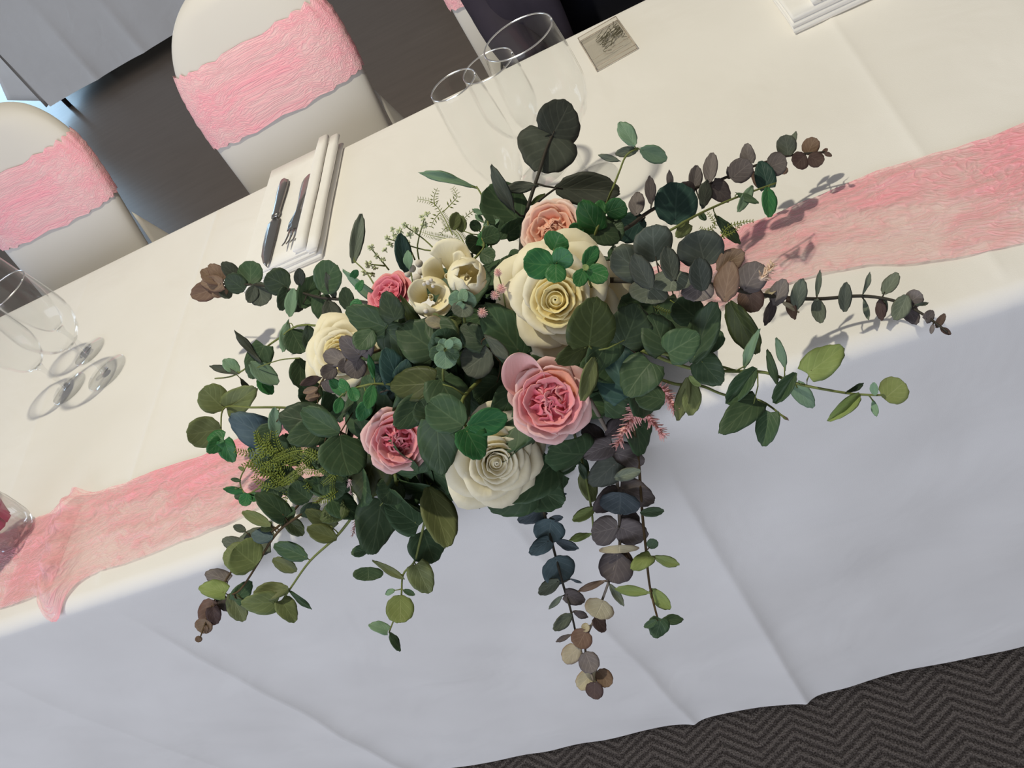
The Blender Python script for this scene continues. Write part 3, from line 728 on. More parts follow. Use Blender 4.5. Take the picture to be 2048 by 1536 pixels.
# ---- leaf shapes (unit length along +Y, unit width along X, facing +Z)
def hw(shape, v):
    if shape == 'R': return max(0.0, 1 - abs(2 * v - 1) ** 2.25) ** 0.5
    if shape == 'H':
        t = (v + 0.06) / 1.06; return max(0.0, math.sin(math.pi * min(1, t) ** 0.74)) ** 0.52
    if shape == 'O': return max(0.0, math.sin(math.pi * min(1, v) ** 1.0)) ** 0.56
    return max(0.0, math.sin(math.pi * v ** 1.15)) ** 0.78
TEMPL = {}
def leaf_mesh(shape, col, var):
    key = (shape, col, var)
    if key in TEMPL: return TEMPL[key]
    rr = random.Random(ord(shape) * 10 + var)
    fold = rr.uniform(-0.10, 0.22); bend = rr.uniform(-0.30, 0.22); wav = rr.uniform(0.01, 0.05); skew = rr.uniform(-0.12, 0.12); tw = rr.uniform(-0.18, 0.18)
    if shape == 'C': fold, bend = 0.55, rr.uniform(-0.5, -0.2)
    sh = 'O' if shape == 'C' else shape
    nu, nv = 8, 20
    def fn(a, b):
        v = 0.5 - 0.494 * math.cos(math.pi * (0.06 + 0.88 * b)) / math.cos(math.pi * 0.06); x = (a - 0.5) * hw(sh, v); s = 2 * a - 1
        jag = 0.018 * math.sin(b * 31 + s * 2) * abs(s) ** 4
        y = v + (-0.07 * abs(s) * (1 - v) * 0.9 if sh == 'H' else 0) + jag
        z = fold * abs(x) + bend * (v - 0.25) ** 2 + wav * math.sin(v * 9 + s * 2.2) * abs(s) + tw * x * (v - 0.4)
        return (x + skew * (v - 0.0) * (1 - v), y, z)
    vs, fs, uv = thick_grid(nu, nv, fn, 0.010)
    me = mesh_pd('leaf', vs, fs, True, uv); me.materials.append(LM[col]); TEMPL[key] = me; return me
LEAFN = [0]
def leaf_at(parent, B, Tp, width, col, shape, roll=0.0, name='leaf'):
    ax = Tp - B; L = ax.length
    if L < 1e-5: return None
    ax.normalize(); tocam = (CP - (B + Tp) / 2).normalized()
    n = tocam - ax * tocam.dot(ax); n.normalize()
    n = Matrix.Rotation(roll, 3, ax) @ n
    xx = ax.cross(n); xx.normalize()
    M = Matrix((xx * width, ax * L, n * L * 0.9)).transposed().to_4x4(); M.translation = B
    LEAFN[0] += 1
    LEAVES.append((width * L / DEP(B) ** 2, parent, shape, col, LEAFN[0] % 4, M))
LEAVES = []
def build_leaves(limit=300):
    """the largest leaves become parts of their own; the tiny rest is joined into one part"""
    LEAVES.sort(key=lambda t: -t[0])
    for _, par, sh, col, var, M in LEAVES[:limit]:
        o = link('leaf', leaf_mesh(sh, col, var), None, par); o.matrix_basis = M
    V = []; Fc = []; UV = []; mi = []; mats = []
    for _, par, sh, col, var, M in LEAVES[limit:]:
        me = leaf_mesh(sh, col, var); b = len(V); V += [M @ v.co for v in me.vertices]
        uvl = [None] * len(me.vertices)
        for lp in me.loops: uvl[lp.vertex_index] = tuple(me.uv_layers[0].data[lp.index].uv)
        UV += uvl
        if col not in mats: mats.append(col)
        for p in me.polygons: Fc.append(tuple(b + q for q in p.vertices)); mi.append(mats.index(col))
    if V:
        me = mesh_pd('small_leaves', V, Fc, True, UV)
        for c in mats: me.materials.append(LM[c])
        me.polygons.foreach_set('material_index', mi)
        o = part('small_leaves', me, None); o['kind'] = 'stuff'; o['label'] = 'smallest leaves and leaf tips of the sprays'
def px_of(p):
    d = CM.transposed() @ (p - CP); return (1024 + F * d.x / -d.z, 768 - F * d.y / -d.z)
rl = random.Random(11)
def spray(name, stem, leaves, mat, r0=0.0018, r1=0.0009, label=None, extra=(), pet=True):
    """stem: (px, py, h) with h above the table, or (px, py, 'e', s) on the body of the arrangement"""
    w = [P(*q) if len(q) == 3 else E(q[0], q[1], q[3]) for q in stem]
    sp = spline(w, 5); V = []; Fc = []
    tube_into(V, Fc, sp, r0, r1, 6)
    for tw in extra: tube_into(V, Fc, spline([P(*q) if len(q) == 3 else E(q[0], q[1], q[3]) for q in tw], 4), r1, r1 * 0.7, 5)
    spx = [px_of(p) for p in sp]; todo = []
    for i, lf in enumerate(leaves):
        bx, by, tx, ty, wd, col = lf[:6]; shape = lf[6] if len(lf) > 6 and lf[6] else None; do = lf[7] if len(lf) > 7 else rl.uniform(-0.007, 0.007)
        if col == 'dk' and do < 0: col = 'dg'
        j = min(range(len(sp)), key=lambda q: (spx[q][0] - bx) ** 2 + (spx[q][1] - by) ** 2)
        d = DEP(sp[j]) - do
        Lp = math.hypot(tx - bx, ty - by); L = Lp * d / F
        if shape is None:
            q = wd / max(Lp, 1); shape = 'R' if q > 0.86 else ('H' if q > 0.68 else ('O' if q > 0.42 else 'N'))
        B = AD(bx, by, d); Tp = AD(tx, ty, d - L * rl.uniform(-0.30, 0.45))
        roll = rl.uniform(-0.45, 0.45); wid = wd * d / F / math.cos(roll)
        if pet and 0.002 < (B - sp[j]).length < 0.026: tube_into(V, Fc, [sp[j], (sp[j] + B) / 2 + Vector((0, 0, -0.0005)), B + (Tp - B) * 0.12], r1 * 0.8, r1 * 0.6, 5)
        todo.append((B, Tp, wid, col, shape, roll))
    o = part(name, mesh_pd(name, V, Fc), mat)
    if label: o['label'] = label
    for t in todo: leaf_at(o, *t)
    return o

# ---- core: shallow tray with green floral foam
bm = bmesh.new(); bmesh.ops.create_uvsphere(bm, u_segments=28, v_segments=14, radius=1.0)
for v in bm.verts: v.co = (v.co.x * 0.125 + 0.012, v.co.y * 0.085 + 0.095, T + 0.006 + max(0, v.co.z) * 0.085 * (1 + 0.12 * nz(v.co.x * 5, v.co.y * 5, 1)))
part('floral_foam', from_bm('floral_foam', bm), plain('green_foam', (70, 96, 66), 0.95, 0.05, 0.3, 60, 0.5))
pr_ = [(0.001, 0.003), (0.95, 0.003), (1.0, 0.012), (1.03, 0.028), (0.98, 0.028), (0.94, 0.014), (0.001, 0.012)]
V, Fc = lathe(pr_, 40); V = [(x * 0.135 + 0.012, y * 0.095 + 0.095, T + z) for x, y, z in V]
part('tray', mesh_pd('tray', V, Fc), plain('black_tray', (24, 26, 24), 0.4))
# inner filler foliage between the stems, hidden too far to pick apart
V = []; Fc = []; UV = []; rf = random.Random(5)
tv, tf, tu = None, None, None
for i in range(190):
    a = rf.uniform(0, 2 * math.pi); e = math.asin(rf.uniform(0.12, 0.98)); s = rf.uniform(0.52, 0.86)
    nrm = Vector((math.cos(a) * math.cos(e), math.sin(a) * math.cos(e), math.sin(e))); c0 = EC + Vector((nrm.x * ER.x, nrm.y * ER.y, nrm.z * ER.z)) * s
    ax = nrm.cross(Vector((rf.gauss(0, 1), rf.gauss(0, 1), rf.gauss(0, 1)))).normalized(); ax = (ax + nrm * 0.35).normalized(); n = (nrm + Vector((rf.gauss(0, .4), rf.gauss(0, .4), rf.gauss(0, .4)))); n = (n - ax * n.dot(ax)).normalized(); xx = ax.cross(n)
    me = leaf_mesh('H', 'dg', i % 4); L = rf.uniform(0.034, 0.052); w = L * rf.uniform(0.75, 1.0); b = len(V)
    for vv in me.vertices: V.append(c0 + xx * (vv.co.x * w) + ax * (vv.co.y * L) + n * (vv.co.z * L))
    uvl = [None] * len(me.vertices)
    for lp in me.loops: uvl[lp.vertex_index] = tuple(me.uv_layers[0].data[lp.index].uv)
    UV += uvl
    for p in me.polygons: Fc.append(tuple(b + q for q in p.vertices))
ff = part('filler_foliage', mesh_pd('filler_foliage', V, Fc, True, UV), LM['dg']); ff['kind'] = 'stuff'

# ---- sprays traced stem by stem
spray('eucalyptus_spray', [(760, 610, 'e', .9), (700, 600, .085), (640, 595, .09), (575, 578, .095), (510, 570, .10), (450, 568, .10), (405, 575, .095)], [
 (446, 566, 402, 540, 34, 'br'), (447, 560, 418, 527, 32, 'br'), (438, 572, 382, 592, 40, 'br'), (446, 568, 398, 566, 34, 'br'), (450, 575, 424, 592, 26, 'br'),
 (470, 552, 445, 524, 30, 'gd'), (490, 580, 454, 552, 40, 'dk'), (452, 573, 452, 598, 26, 'gd'), (500, 572, 503, 523, 49, 'dk'), (515, 565, 527, 612, 46, 'gd'),
 (510, 570, 497, 606, 26, 'gd'), (578, 577, 532, 552, 56, 'dk'), (600, 572, 598, 536, 23, 'gd'), (575, 578, 562, 622, 32, 'dk'), (602, 616, 632, 553, 46, 'dk'),
 (590, 590, 590, 626, 38, 'gd'), (640, 582, 674, 527, 60, 'dg'), (672, 602, 652, 545, 20, 'gd'), (700, 622, 690, 574, 31, 'dk'), (656, 600, 673, 656, 38, 'gd'),
 (640, 590, 645, 642, 42, 'dk'), (778, 617, 683, 542, 22, 'sg', 'N', .02), (580, 634, 588, 577, 25, 'sg', None, .015)], m_dst, 0.002, 0.001, 'grey-green eucalyptus spray with a brown tip')
spray('leafy_sprig', [(690, 660, 'e', .92), (640, 652, .10), (595, 652, .10), (560, 675, .10), (530, 697, .10), (500, 730, .095), (465, 752, .09), (430, 757, .085)], [
 (578, 638, 565, 705, 24, 'sg'), (582, 660, 606, 707, 54, 'dg'), (616, 650, 622, 706, 30, 'dk'), (598, 716, 600, 776, 46, 'dk', 'O'), (522, 725, 468, 662, 17, 'gd', 'N', .012),
 (528, 690, 498, 757, 52, 'dg', 'H'), (478, 746, 447, 718, 28, 'sg'), (478, 748, 420, 734, 15, 'gd', 'N'), (500, 724, 556, 769, 38, 'sg', 'O', .012), (515, 758, 546, 788, 28, 'gn'), (480, 755, 506, 797, 15, 'gd', 'N')], m_gst, .0014, .0008, 'loose green sprig with folded leaves',
 extra=[[(600, 716, .098), (560, 720, .097), (515, 735, .096)]])
spray('leafy_sprig', [(640, 820, 'e', .9), (560, 815, .085), (500, 815, .08), (450, 815, .075), (442, 850, .07), (446, 880, .07)], [
 (449, 817, 406, 776, 60, 'ol'), (452, 817, 508, 778, 54, 'ol'), (442, 858, 373, 868, 62, 'ol'), (448, 875, 412, 874, 30, 'gn', None, .012), (442, 880, 415, 906, 31, 'gn', None, .01),
 (448, 880, 466, 926, 36, 'gn', None, .01), (540, 878, 460, 832, 66, 'bl', 'H', .02), (522, 868, 528, 940, 48, 'bl', 'O', .022), (553, 876, 549, 814, 27, 'sg', 'O', .026), (553, 876, 561, 942, 45, 'sg', 'H', .027)], m_gst, .0014, .0008, 'sprig of olive, green and blue-grey round leaves',
 extra=[[(560, 815, .085), (545, 850, .09), (540, 880, .095)]])
spray('body_foliage', [(720, 900, 'e', .85), (690, 870, 'e', .95), (640, 850, 'e', .98), (600, 840, 'e', .98), (560, 835, 'e', .98)], [
 (645, 846, 556, 828, 76, 'dk', 'H'), (650, 855, 575, 880, 60, 'dk'), (680, 866, 605, 818, 54, 'dg', 'O', .012), (680, 870, 697, 953, 94, 'dg', 'R', .016), (752, 905, 722, 1002, 92, 'do', 'H', .004),
 (590, 840, 625, 890, 50, 'dk'), (640, 900, 690, 960, 60, 'dk', None, -.01), (610, 960, 680, 990, 40, 'dk', None, -.012), (700, 960, 640, 975, 46, 'dk', None, -.012), (560, 880, 600, 930, 54, 'dk', None, -.012), (700, 830, 745, 790, 60, 'dk', None, -.01), (720, 800, 775, 840, 62, 'dk', None, -.012), (640, 800, 600, 770, 50, 'dk', None, -.006),
 (620, 1000, 580, 970, 48, 'dk', None, -.008), (660, 1000, 720, 1030, 54, 'dk', None, -.008), (560, 960, 530, 1000, 44, 'dg', None, -.004), (690, 1010, 640, 1040, 44, 'do', None, -.01), (760, 930, 800, 985, 64, 'dk', None, -.012), (545, 850, 520, 890, 46, 'dk', None, -.012), (610, 930, 650, 900, 50, 'do', None, -.006), (555, 905, 525, 945, 46, 'dk', None, -.014), (590, 940, 545, 975, 50, 'dk', None, -.014), (570, 990, 610, 955, 50, 'dk', None, -.014), (535, 960, 560, 1000, 42, 'dk', None, -.014), (640, 960, 690, 985, 56, 'dk', None, -.014)], m_twig, label='big dark green leaves beside the lower pink rose')
spray('eucalyptus_spray', [(760, 700, 'e', .95), (722, 712, 'e', 1.06), (690, 722, 'e', 1.1), (660, 740, 'e', 1.1), (640, 770, 'e', 1.08), (625, 800, 'e', 1.05)], [
 (722, 712, 681, 675, 46, 'pu', 'H'), (724, 712, 740, 670, 38, 'pu', 'H'), (716, 715, 708, 757, 44, 'pu', 'R'), (690, 725, 650, 706, 36, 'pu', 'R'), (672, 735, 643, 753, 32, 'dp'),
 (702, 720, 679, 742, 30, 'dp'), (646, 755, 599, 769, 19, 'bd'), (636, 776, 606, 785, 15, 'br'), (641, 790, 610, 797, 18, 'br'), (650, 760, 668, 785, 26, 'dp')], m_twig, .0014, .0009, 'small mauve eucalyptus sprig over the left cream rose')
spray('leafy_sprig', [(800, 770, 'e', .98), (750, 768, 'e', 1.08), (715, 775, 'e', 1.10), (690, 785, 'e', 1.10), (675, 800, 'e', 1.08)], [
 (690, 792, 661, 758, 24, 'gn'), (692, 782, 680, 757, 22, 'gn'), (702, 775, 713, 803, 25, 'gn', 'R'), (746, 770, 735, 818, 28, 'gn', 'O'), (749, 762, 737, 708, 14, 'gn', 'N'), (682, 795, 672, 827, 22, 'gn', 'O'), (736, 800, 719, 842, 32, 'gn', 'O')], m_gst, .0012, .0008, 'bright green sprig beside the mauve leaves')
spray('ivy_sprig', [(840, 740, 'e', .9), (800, 770, 'e', .97), (760, 785, 'e', 1.0)], [
 (800, 772, 772, 697, 58, 'dt', 'H'), (800, 768, 815, 720, 40, 'dt'), (775, 772, 755, 782, 26, 'dt'), (770, 745, 742, 748, 40, 'dt'),
 (772, 655, 690, 618, 62, 'dg', 'H', .012), (745, 660, 715, 700, 46, 'dg', 'O', .008), (790, 640, 768, 583, 50, 'dk', 'H', .02), (800, 590, 845, 665, 24, 'do', 'N', .006)], m_dst, .0013, .0008, 'dark ivy leaves in the middle of the arrangement')
spray('broad_leaf_stem', [(960, 760, 'e', .85), (925, 800, 'e', .98), (930, 850, 'e', 1.06), (940, 858, 'e', 1.10)], [
 (870, 765, 776, 770, 72, 'do', 'H', -.004), (866, 790, 788, 852, 62, 'dk', None, -.012), (880, 758, 926, 850, 84, 'dg', 'H', .0), (928, 852, 860, 803, 78, 'dg', 'R', .012), (935, 852, 1014, 835, 56, 'gn', 'O', .016),
 (930, 856, 967, 917, 66, 'gn', 'H', .016), (872, 842, 880, 952, 84, 'dg', 'H', .0), (870, 842, 840, 800, 60, 'dk', None, -.01), (905, 755, 885, 770, 70, 'dg', None, -.008)], m_gst, .0018, .0012, 'stem of broad green round leaves in front')
spray('bud_rosette', [(888, 775, 'e', .95), (886, 745, 'e', 1.04), (890, 705, 'e', 1.12)], [
 (890, 702, 886, 655, 56, 'dg', 'R', -.004), (890, 700, 891, 737, 46, 'sg', 'R', .004), (888, 700, 860, 682, 36, 'dg', None, .001), (892, 698, 923, 684, 32, 'sg', None, .002), (890, 702, 860, 714, 32, 'dg', None, .003), (892, 700, 918, 715, 26, 'dg', None, .005),
 (889, 696, 884, 677, 20, 'sg', None, .009), (892, 696, 905, 680, 18, 'sg', None, .010), (888, 698, 872, 694, 15, 'sg', None, .011)], m_gst, .0012, .0009, 'pale green rosette of small round leaves')
spray('broad_leaf_stem', [(1000, 720, 'e', .8), (980, 700, 'e', .9), (960, 690, 'e', .93)], [
 (980, 700, 930, 742, 70, 'gd', 'R', .004), (968, 692, 922, 648, 54, 'dk', 'H'), (1045, 712, 972, 606, 88, 'dg', 'H', .012), (872, 705, 795, 652, 92, 'dk', 'H', -.004), (968, 668, 1018, 722, 27, 'gd', 'N', .008),
 (860, 640, 905, 690, 60, 'dk', None, -.006), (1000, 760, 950, 800, 66, 'dk', None, -.01), (1010, 850, 960, 830, 70, 'dk', None, -.006), (1030, 870, 1090, 850, 60, 'dk', None, -.02), (770, 660, 830, 720, 66, 'dk', None, -.012)], m_twig, label='dark broad leaves between the roses')
spray('broad_leaf_stem', [(1150, 760, 'e', .85), (1185, 715, 'e', 1.02), (1178, 690, 'e', 1.10)], [
 (1178, 692, 1192, 597, 98, 'do', 'H', .014), (1245, 690, 1278, 608, 92, 'dk', 'H', .0), (1332, 704, 1303, 626, 74, 'dg', 'H', .006), (1335, 706, 1398, 668, 72, 'dg', 'H', .008), (1255, 795, 1216, 678, 98, 'dt', 'H', -.004),
 (1302, 724, 1252, 790, 84, 'dg', 'H', .012), (1188, 714, 1163, 802, 34, 'ol', 'O', .014), (1176, 692, 1112, 724, 42, 'do', None, .004), (1230, 660, 1180, 740, 70, 'dk', None, -.012), (1330, 800, 1270, 790, 56, 'dk', None, -.012), (1240, 600, 1300, 640, 70, 'dk', None, -.014)], m_gst, .0015, .001, 'serrated dark green leaves beside the large cream rose')
spray('leafy_sprig', [(1080, 560, 'e', 1.0), (1108, 530, 'e', 1.24)], [
 (1108, 530, 1046, 525, 62, 'gn', 'R', .002), (1110, 528, 1142, 505, 46, 'gn', 'R', .003), (1112, 528, 1113, 567, 43, 'gn', 'R', .007), (1106, 502, 1122, 466, 54, 'gn', 'R', -.003), (1010, 560, 1040, 520, 60, 'dg', None, -.03)], m_gst, .0012, .0009, 'bright green round leaves over the large cream rose')
spray('leafy_sprig', [(1185, 580, 'e', 1.0), (1170, 538, 'e', 1.22)], [
 (1168, 535, 1194, 493, 32, 'gn', 'O', .003), (1168, 538, 1154, 574, 32, 'gn', 'O', .003), (1174, 540, 1217, 556, 40, 'gn', 'R', .005), (1168, 540, 1175, 530, 14, 'yl', None, .008)], m_gst, .0012, .0009, 'small bright green sprig at the edge of the large cream rose')
spray('leafy_sprig', [(1180, 500, 'e', 1.0), (1195, 455, 'e', 1.12), (1212, 425, 'e', 1.16)], [
 (1212, 425, 1254, 412, 44, 'gn', 'R', .004), (1212, 425, 1184, 420, 42, 'gn', 'R', .003), (1196, 462, 1163, 402, 58, 'gn', 'H', .0), (1190, 456, 1238, 482, 52, 'dg', 'H', -.004), (1166, 467, 1138, 453, 30, 'gn', None, .004), (1200, 470, 1245, 445, 56, 'dk', None, -.01)], m_gst, .0013, .0009, 'bright green leaves beside the peach rose')
# tall top spray
spray('broad_leaf_stem', [(1042, 505, 'e', .95), (1046, 455, .135), (1060, 400, .145), (1078, 345, .155), (1092, 300, .158), (1106, 268, .16)], [
 (1102, 266, 1077, 341, 124, 'gd', 'H', .0), (1104, 270, 1142, 203, 94, 'gd', 'H', .002), (1110, 377, 1240, 384, 68, 'gd', 'O', .0), (1078, 372, 1008, 378, 25, 'gd', 'N'), (1042, 445, 973, 378, 90, 'dk', 'R', -.012), (1030, 428, 981, 331, 29, 'gd', 'N', .01), (1058, 412, 1090, 388, 13, 'do', 'N'),
 (1010, 470, 1050, 440, 40, 'dk', None, -.02), (1000, 480, 985, 430, 44, 'dk', None, -.02)], m_dst, .0024, .0014, 'tall stem with large flat grey-green leaves near the glasses', extra=[[(1050, 440, .137), (1075, 405, .143), (1112, 376, .152)]])
spray('narrow_leaf_stem', [(985, 520, 'e', .95), (975, 440, .15), (965, 395, .16), (953, 373, .165)], [(955, 376, 838, 341, 19, 'sg', 'N'), (965, 420, 990, 400, 12, 'sg', 'N'), (968, 430, 945, 418, 11, 'sg', 'N')], m_gst, .0011, .0008, 'single narrow sage leaf curling left')
spray('narrow_leaf_stem', [(760, 590, 'e', .9), (735, 548, .095), (712, 525, .10), (707, 520, .10)], [(706, 527, 723, 427, 28, 'gy', 'O')], m_gst, .0010, .0007, 'single upright grey-green leaf near the napkin')
spray('leafy_sprig', [(1195, 450, 'e', 1.0), (1222, 385, .15), (1238, 345, .155), (1252, 312, .16), (1275, 296, .16)], [(1270, 292, 1239, 243, 33, 'sg', 'O', .004), (1280, 298, 1333, 320, 35, 'sg', 'O', .002), (1276, 300, 1230, 308, 21, 'gy'), (1242, 323, 1196, 310, 14, 'gy', 'N')], m_gst, .0011, .0008, 'pale green four-leaf sprig in front of the goblet shadow')
# upper right
spray('eucalyptus_spray', [(1200, 480, 'e', 1.0), (1255, 455, .11), (1300, 422, .10), (1380, 380, .085), (1425, 366, .075), (1500, 335, .062), (1575, 312, .050), (1650, 304, .042)], [
 (1272, 432, 1276, 383, 32, 'pu', 'O'), (1303, 413, 1299, 351, 23, 'pu', 'N'), (1341, 386, 1338, 339, 14, 'pu', 'N'), (1350, 450, 1354, 368, 86, 'dt', 'R', .006), (1375, 400, 1360, 366, 46, 'dp', None, -.004), (1388, 382, 1393, 331, 28, 'pu'),
 (1405, 418, 1414, 360, 29, 'gd', 'N', .004), (1419, 366, 1425, 305, 29, 'pu', 'O'), (1424, 368, 1461, 402, 40, 'dp'), (1462, 358, 1502, 325, 48, 'pu', 'R', .006), (1497, 326, 1492, 287, 30, 'pu', None, -.004), (1459, 357, 1455, 333, 9, 'dp'),
 (1535, 376, 1522, 319, 41, 'dt', 'H', .012), (1534, 336, 1574, 322, 47, 'dp', 'R'), (1576, 313, 1568, 270, 39, 'gy', 'R'), (1578, 300, 1592, 262, 14, 'gy', None, -.004), (1610, 309, 1588, 332, 38, 'bd', 'R', .004), (1614, 310, 1630, 276, 34, 'br', 'R'), (1618, 311, 1646, 326, 31, 'bd', 'R', .003),
 (1643, 306, 1656, 298, 9, 'br'), (1648, 306, 1664, 312, 9, 'bd'), (1500, 340, 1535, 380, 22, 'br', None, -.005), (1560, 335, 1575, 345, 16, 'br', None, -.004), (1290, 440, 1230, 470, 60, 'dt', None, -.006)], m_dst, .002, .001, 'mauve eucalyptus spray reaching over the pink lace')
spray('leafy_sprig', [(1300, 480, 'e', 1.0), (1345, 458, .10), (1400, 427, .092), (1470, 396, .08), (1552, 366, .07)], [
 (1506, 371, 1476, 424, 21, 'sg', 'O', .006), (1535, 374, 1537, 436, 30, 'gn', 'O', .004), (1470, 384, 1518, 407, 15, 'dg', 'N'), (1378, 447, 1353, 474, 28, 'ol'), (1428, 428, 1482, 490, 24, 'dg', 'N'), (1400, 428, 1412, 440, 14, 'dg')], m_gst, .0014, .0008, 'green sprig lying below the mauve eucalyptus spray')
# big silver spray to the right
spray('eucalyptus_spray', [(1220, 560, 'e', 1.0), (1290, 562, .135), (1370, 560, .13), (1450, 575, .105), (1540, 592, .062), (1632, 598, .037), (1720, 592, .029), (1790, 602, .025), (1845, 628, .022), (1895, 664, .020)], [
 (1287, 552, 1223, 503, 68, 'gy', 'R', .0), (1302, 578, 1267, 508, 45, 'gd', 'O', .012), (1300, 563, 1290, 608, 78, 'gy', 'R', .002), (1312, 522, 1304, 449, 78, 'gy', 'R', -.004), (1346, 562, 1331, 494, 39, 'gd', 'O', .014), (1346, 540, 1340, 585, 80, 'gy', 'R', .0),
 (1412, 532, 1394, 460, 92, 'gd', 'R', -.006), (1406, 582, 1395, 514, 47, 'gd', 'O', .014), (1400, 562, 1394, 604, 64, 'pu', 'R', .002), (1434, 542, 1488, 503, 46, 'br', 'O', .004), (1448, 604, 1462, 522, 50, 'br', 'O', .012), (1488, 582, 1522, 528, 60, 'pu', 'R', .002), (1500, 573, 1506, 624, 52, 'br', 'R', .004),
 (1548, 612, 1570, 558, 36, 'pu', 'O'), (1590, 620, 1605, 557, 31, 'gy', 'O', .004), (1633, 598, 1640, 539, 12, 'gy', 'N'), (1633, 597, 1642, 647, 28, 'gy', 'O', .004), (1689, 624, 1692, 564, 26, 'gy', 'O', .003), (1725, 591, 1742, 544, 10, 'gy', 'N'), (1727, 595, 1738, 641, 12, 'gy', 'N'),
 (1766, 589, 1796, 547, 28, 'gy', 'O'), (1760, 594, 1764, 642, 22, 'bd', 'N', -.003), (1768, 596, 1766, 630, 18, 'gy'), (1814, 590, 1789, 641, 36, 'gy', 'O', .004), (1814, 606, 1843, 586, 36, 'pu', 'R', -.003), (1810, 610, 1834, 648, 32, 'dp', None, -.004), (1828, 610, 1860, 606, 8, 'gy', 'N'), (1850, 640, 1870, 622, 22, 'pu'), (1872, 656, 1890, 628, 15, 'bd'), (1880, 656, 1902, 669, 12, 'bd'), (1866, 648, 1862, 668, 9, 'pu'),
 (1552, 592, 1528, 652, 22, 'dp'), (1575, 590, 1590, 640, 20, 'br'), (1560, 600, 1600, 625, 10, 'tn'), (1520, 600, 1560, 570, 14, 'tn', 'N')], m_dst, .0024, .0009, 'silver-grey eucalyptus spray with large round leaves pointing along the table edge')
# right lower
spray('broad_leaf_stem', [(1290, 700, 'e', .95), (1340, 710, .075), (1400, 722, .065), (1460, 738, .055)], [
 (1384, 727, 1432, 603, 62, 'dg', 'O', .012), (1400, 718, 1442, 768, 62, 'dg', 'H', .006), (1458, 603, 1514, 708, 54, 'do', 'O', .004), (1486, 742, 1516, 658, 20, 'sg', 'N', .01), (1400, 640, 1350, 600, 64, 'dk', None, -.01), (1440, 660, 1400, 700, 54, 'dk', None, -.008)], m_gst, .0016, .001, 'long dark leaves under the silver eucalyptus')
spray('leafy_sprig', [(1280, 700, 'e', .9), (1375, 735, .06), (1450, 742, .055), (1530, 745, .05), (1590, 766, .045), (1650, 779, .04), (1720, 789, .035), (1800, 790, .03)], [
 (1512, 735, 1453, 808, 40, 'dg', 'C', .01), (1516, 800, 1443, 862, 58, 'dg', 'H', .008), (1541, 824, 1524, 892, 46, 'dg', 'H', .004), (1571, 742, 1553, 674, 18, 'sg', 'N'), (1556, 776, 1533, 699, 18, 'dg', 'N'), (1592, 745, 1546, 808, 32, 'dg', 'C', .008), (1590, 770, 1627, 817, 36, 'sg', 'H'),
 (1614, 747, 1687, 690, 62, 'yl', 'H', .008), (1720, 788, 1660, 840, 28, 'yl', 'C', .004), (1690, 786, 1730, 767, 11, 'dk', 'N'), (1750, 791, 1748, 764, 16, 'sg'), (1745, 798, 1754, 834, 14, 'sg'), (1768, 798, 1808, 765, 58, 'yl', 'R', .003)], m_gst, .0016, .0008, 'green and lime sprig jutting out past the table edge')
spray('leafy_sprig', [(1300, 750, 'e', .85), (1350, 768, .045), (1400, 771, .045), (1450, 790, .04), (1520, 801, .035), (1572, 838, .03)], [
 (1377, 754, 1354, 842, 28, 'ol', 'O', .01), (1386, 764, 1380, 832, 38, 'ol', 'O', .006), (1378, 752, 1402, 772, 15, 'yl', None, .012), (1560, 828, 1578, 842, 6, 'br', 'N')], m_gst, .0015, .0008, 'olive twig behind the pink astilbe')
# bottom sprays hanging over the edge
spray('eucalyptus_spray', [(1180, 800, 'e', .9), (1212, 860, .02), (1226, 910, .0), (1234, 960, -.02), (1239, 1040, -.04), (1238, 1100, -.055), (1217, 1165, -.07), (1195, 1225, -.085), (1170, 1290, -.095), (1188, 1365, -.105)], [
 (1210, 872, 1252, 838, 36, 'dp'), (1200, 882, 1163, 848, 42, 'dp', None, -.006), (1224, 890, 1166, 913, 46, 'pu', 'H', .004), (1224, 905, 1290, 926, 58, 'pu', 'H', .002), (1234, 924, 1180, 973, 58, 'gd', 'H', .006), (1228, 957, 1282, 941, 26, 'gy', 'O', .012),
 (1240, 974, 1310, 1002, 56, 'pu', 'H', .002), (1238, 984, 1188, 1023, 46, 'dp', 'H', .001), (1240, 984, 1238, 1028, 80, 'db', 'R', .01), (1236, 1054, 1181, 1066, 58, 'pu', 'R', .004), (1240, 1054, 1297, 1077, 54, 'pu', 'H', .004), (1240, 1038, 1280, 1040, 36, 'dp', None, -.004),
 (1236, 1090, 1237, 1106, 80, 'tn', 'R', .006), (1236, 1105, 1225, 1164, 70, 'dp', 'R', .002), (1240, 1108, 1262, 1150, 40, 'bd', None, -.004), (1214, 1160, 1154, 1183, 15, 'br', 'N'), (1217, 1165, 1248, 1212, 17, 'gy', 'N'), (1206, 1200, 1189, 1234, 60, 'tn', 'R', .004), (1190, 1234, 1213, 1264, 28, 'bd'),
 (1172, 1260, 1154, 1294, 44, 'br', 'R', .003), (1178, 1250, 1165, 1260, 18, 'tn'), (1144, 1268, 1112, 1284, 11, 'dp'), (1160, 1294, 1128, 1322, 38, 'tn', 'R', .003), (1170, 1304, 1186, 1345, 42, 'pu', 'R', .004), (1190, 1340, 1157, 1374, 37, 'tn', 'R'), (1196, 1340, 1220, 1372, 33, 'br', 'R', -.003), (1190, 1364, 1190, 1397, 36, 'bd', 'R', .002)], m_gry, .0020, .0010, 'long mauve-grey eucalyptus spray hanging in front of the cloth')
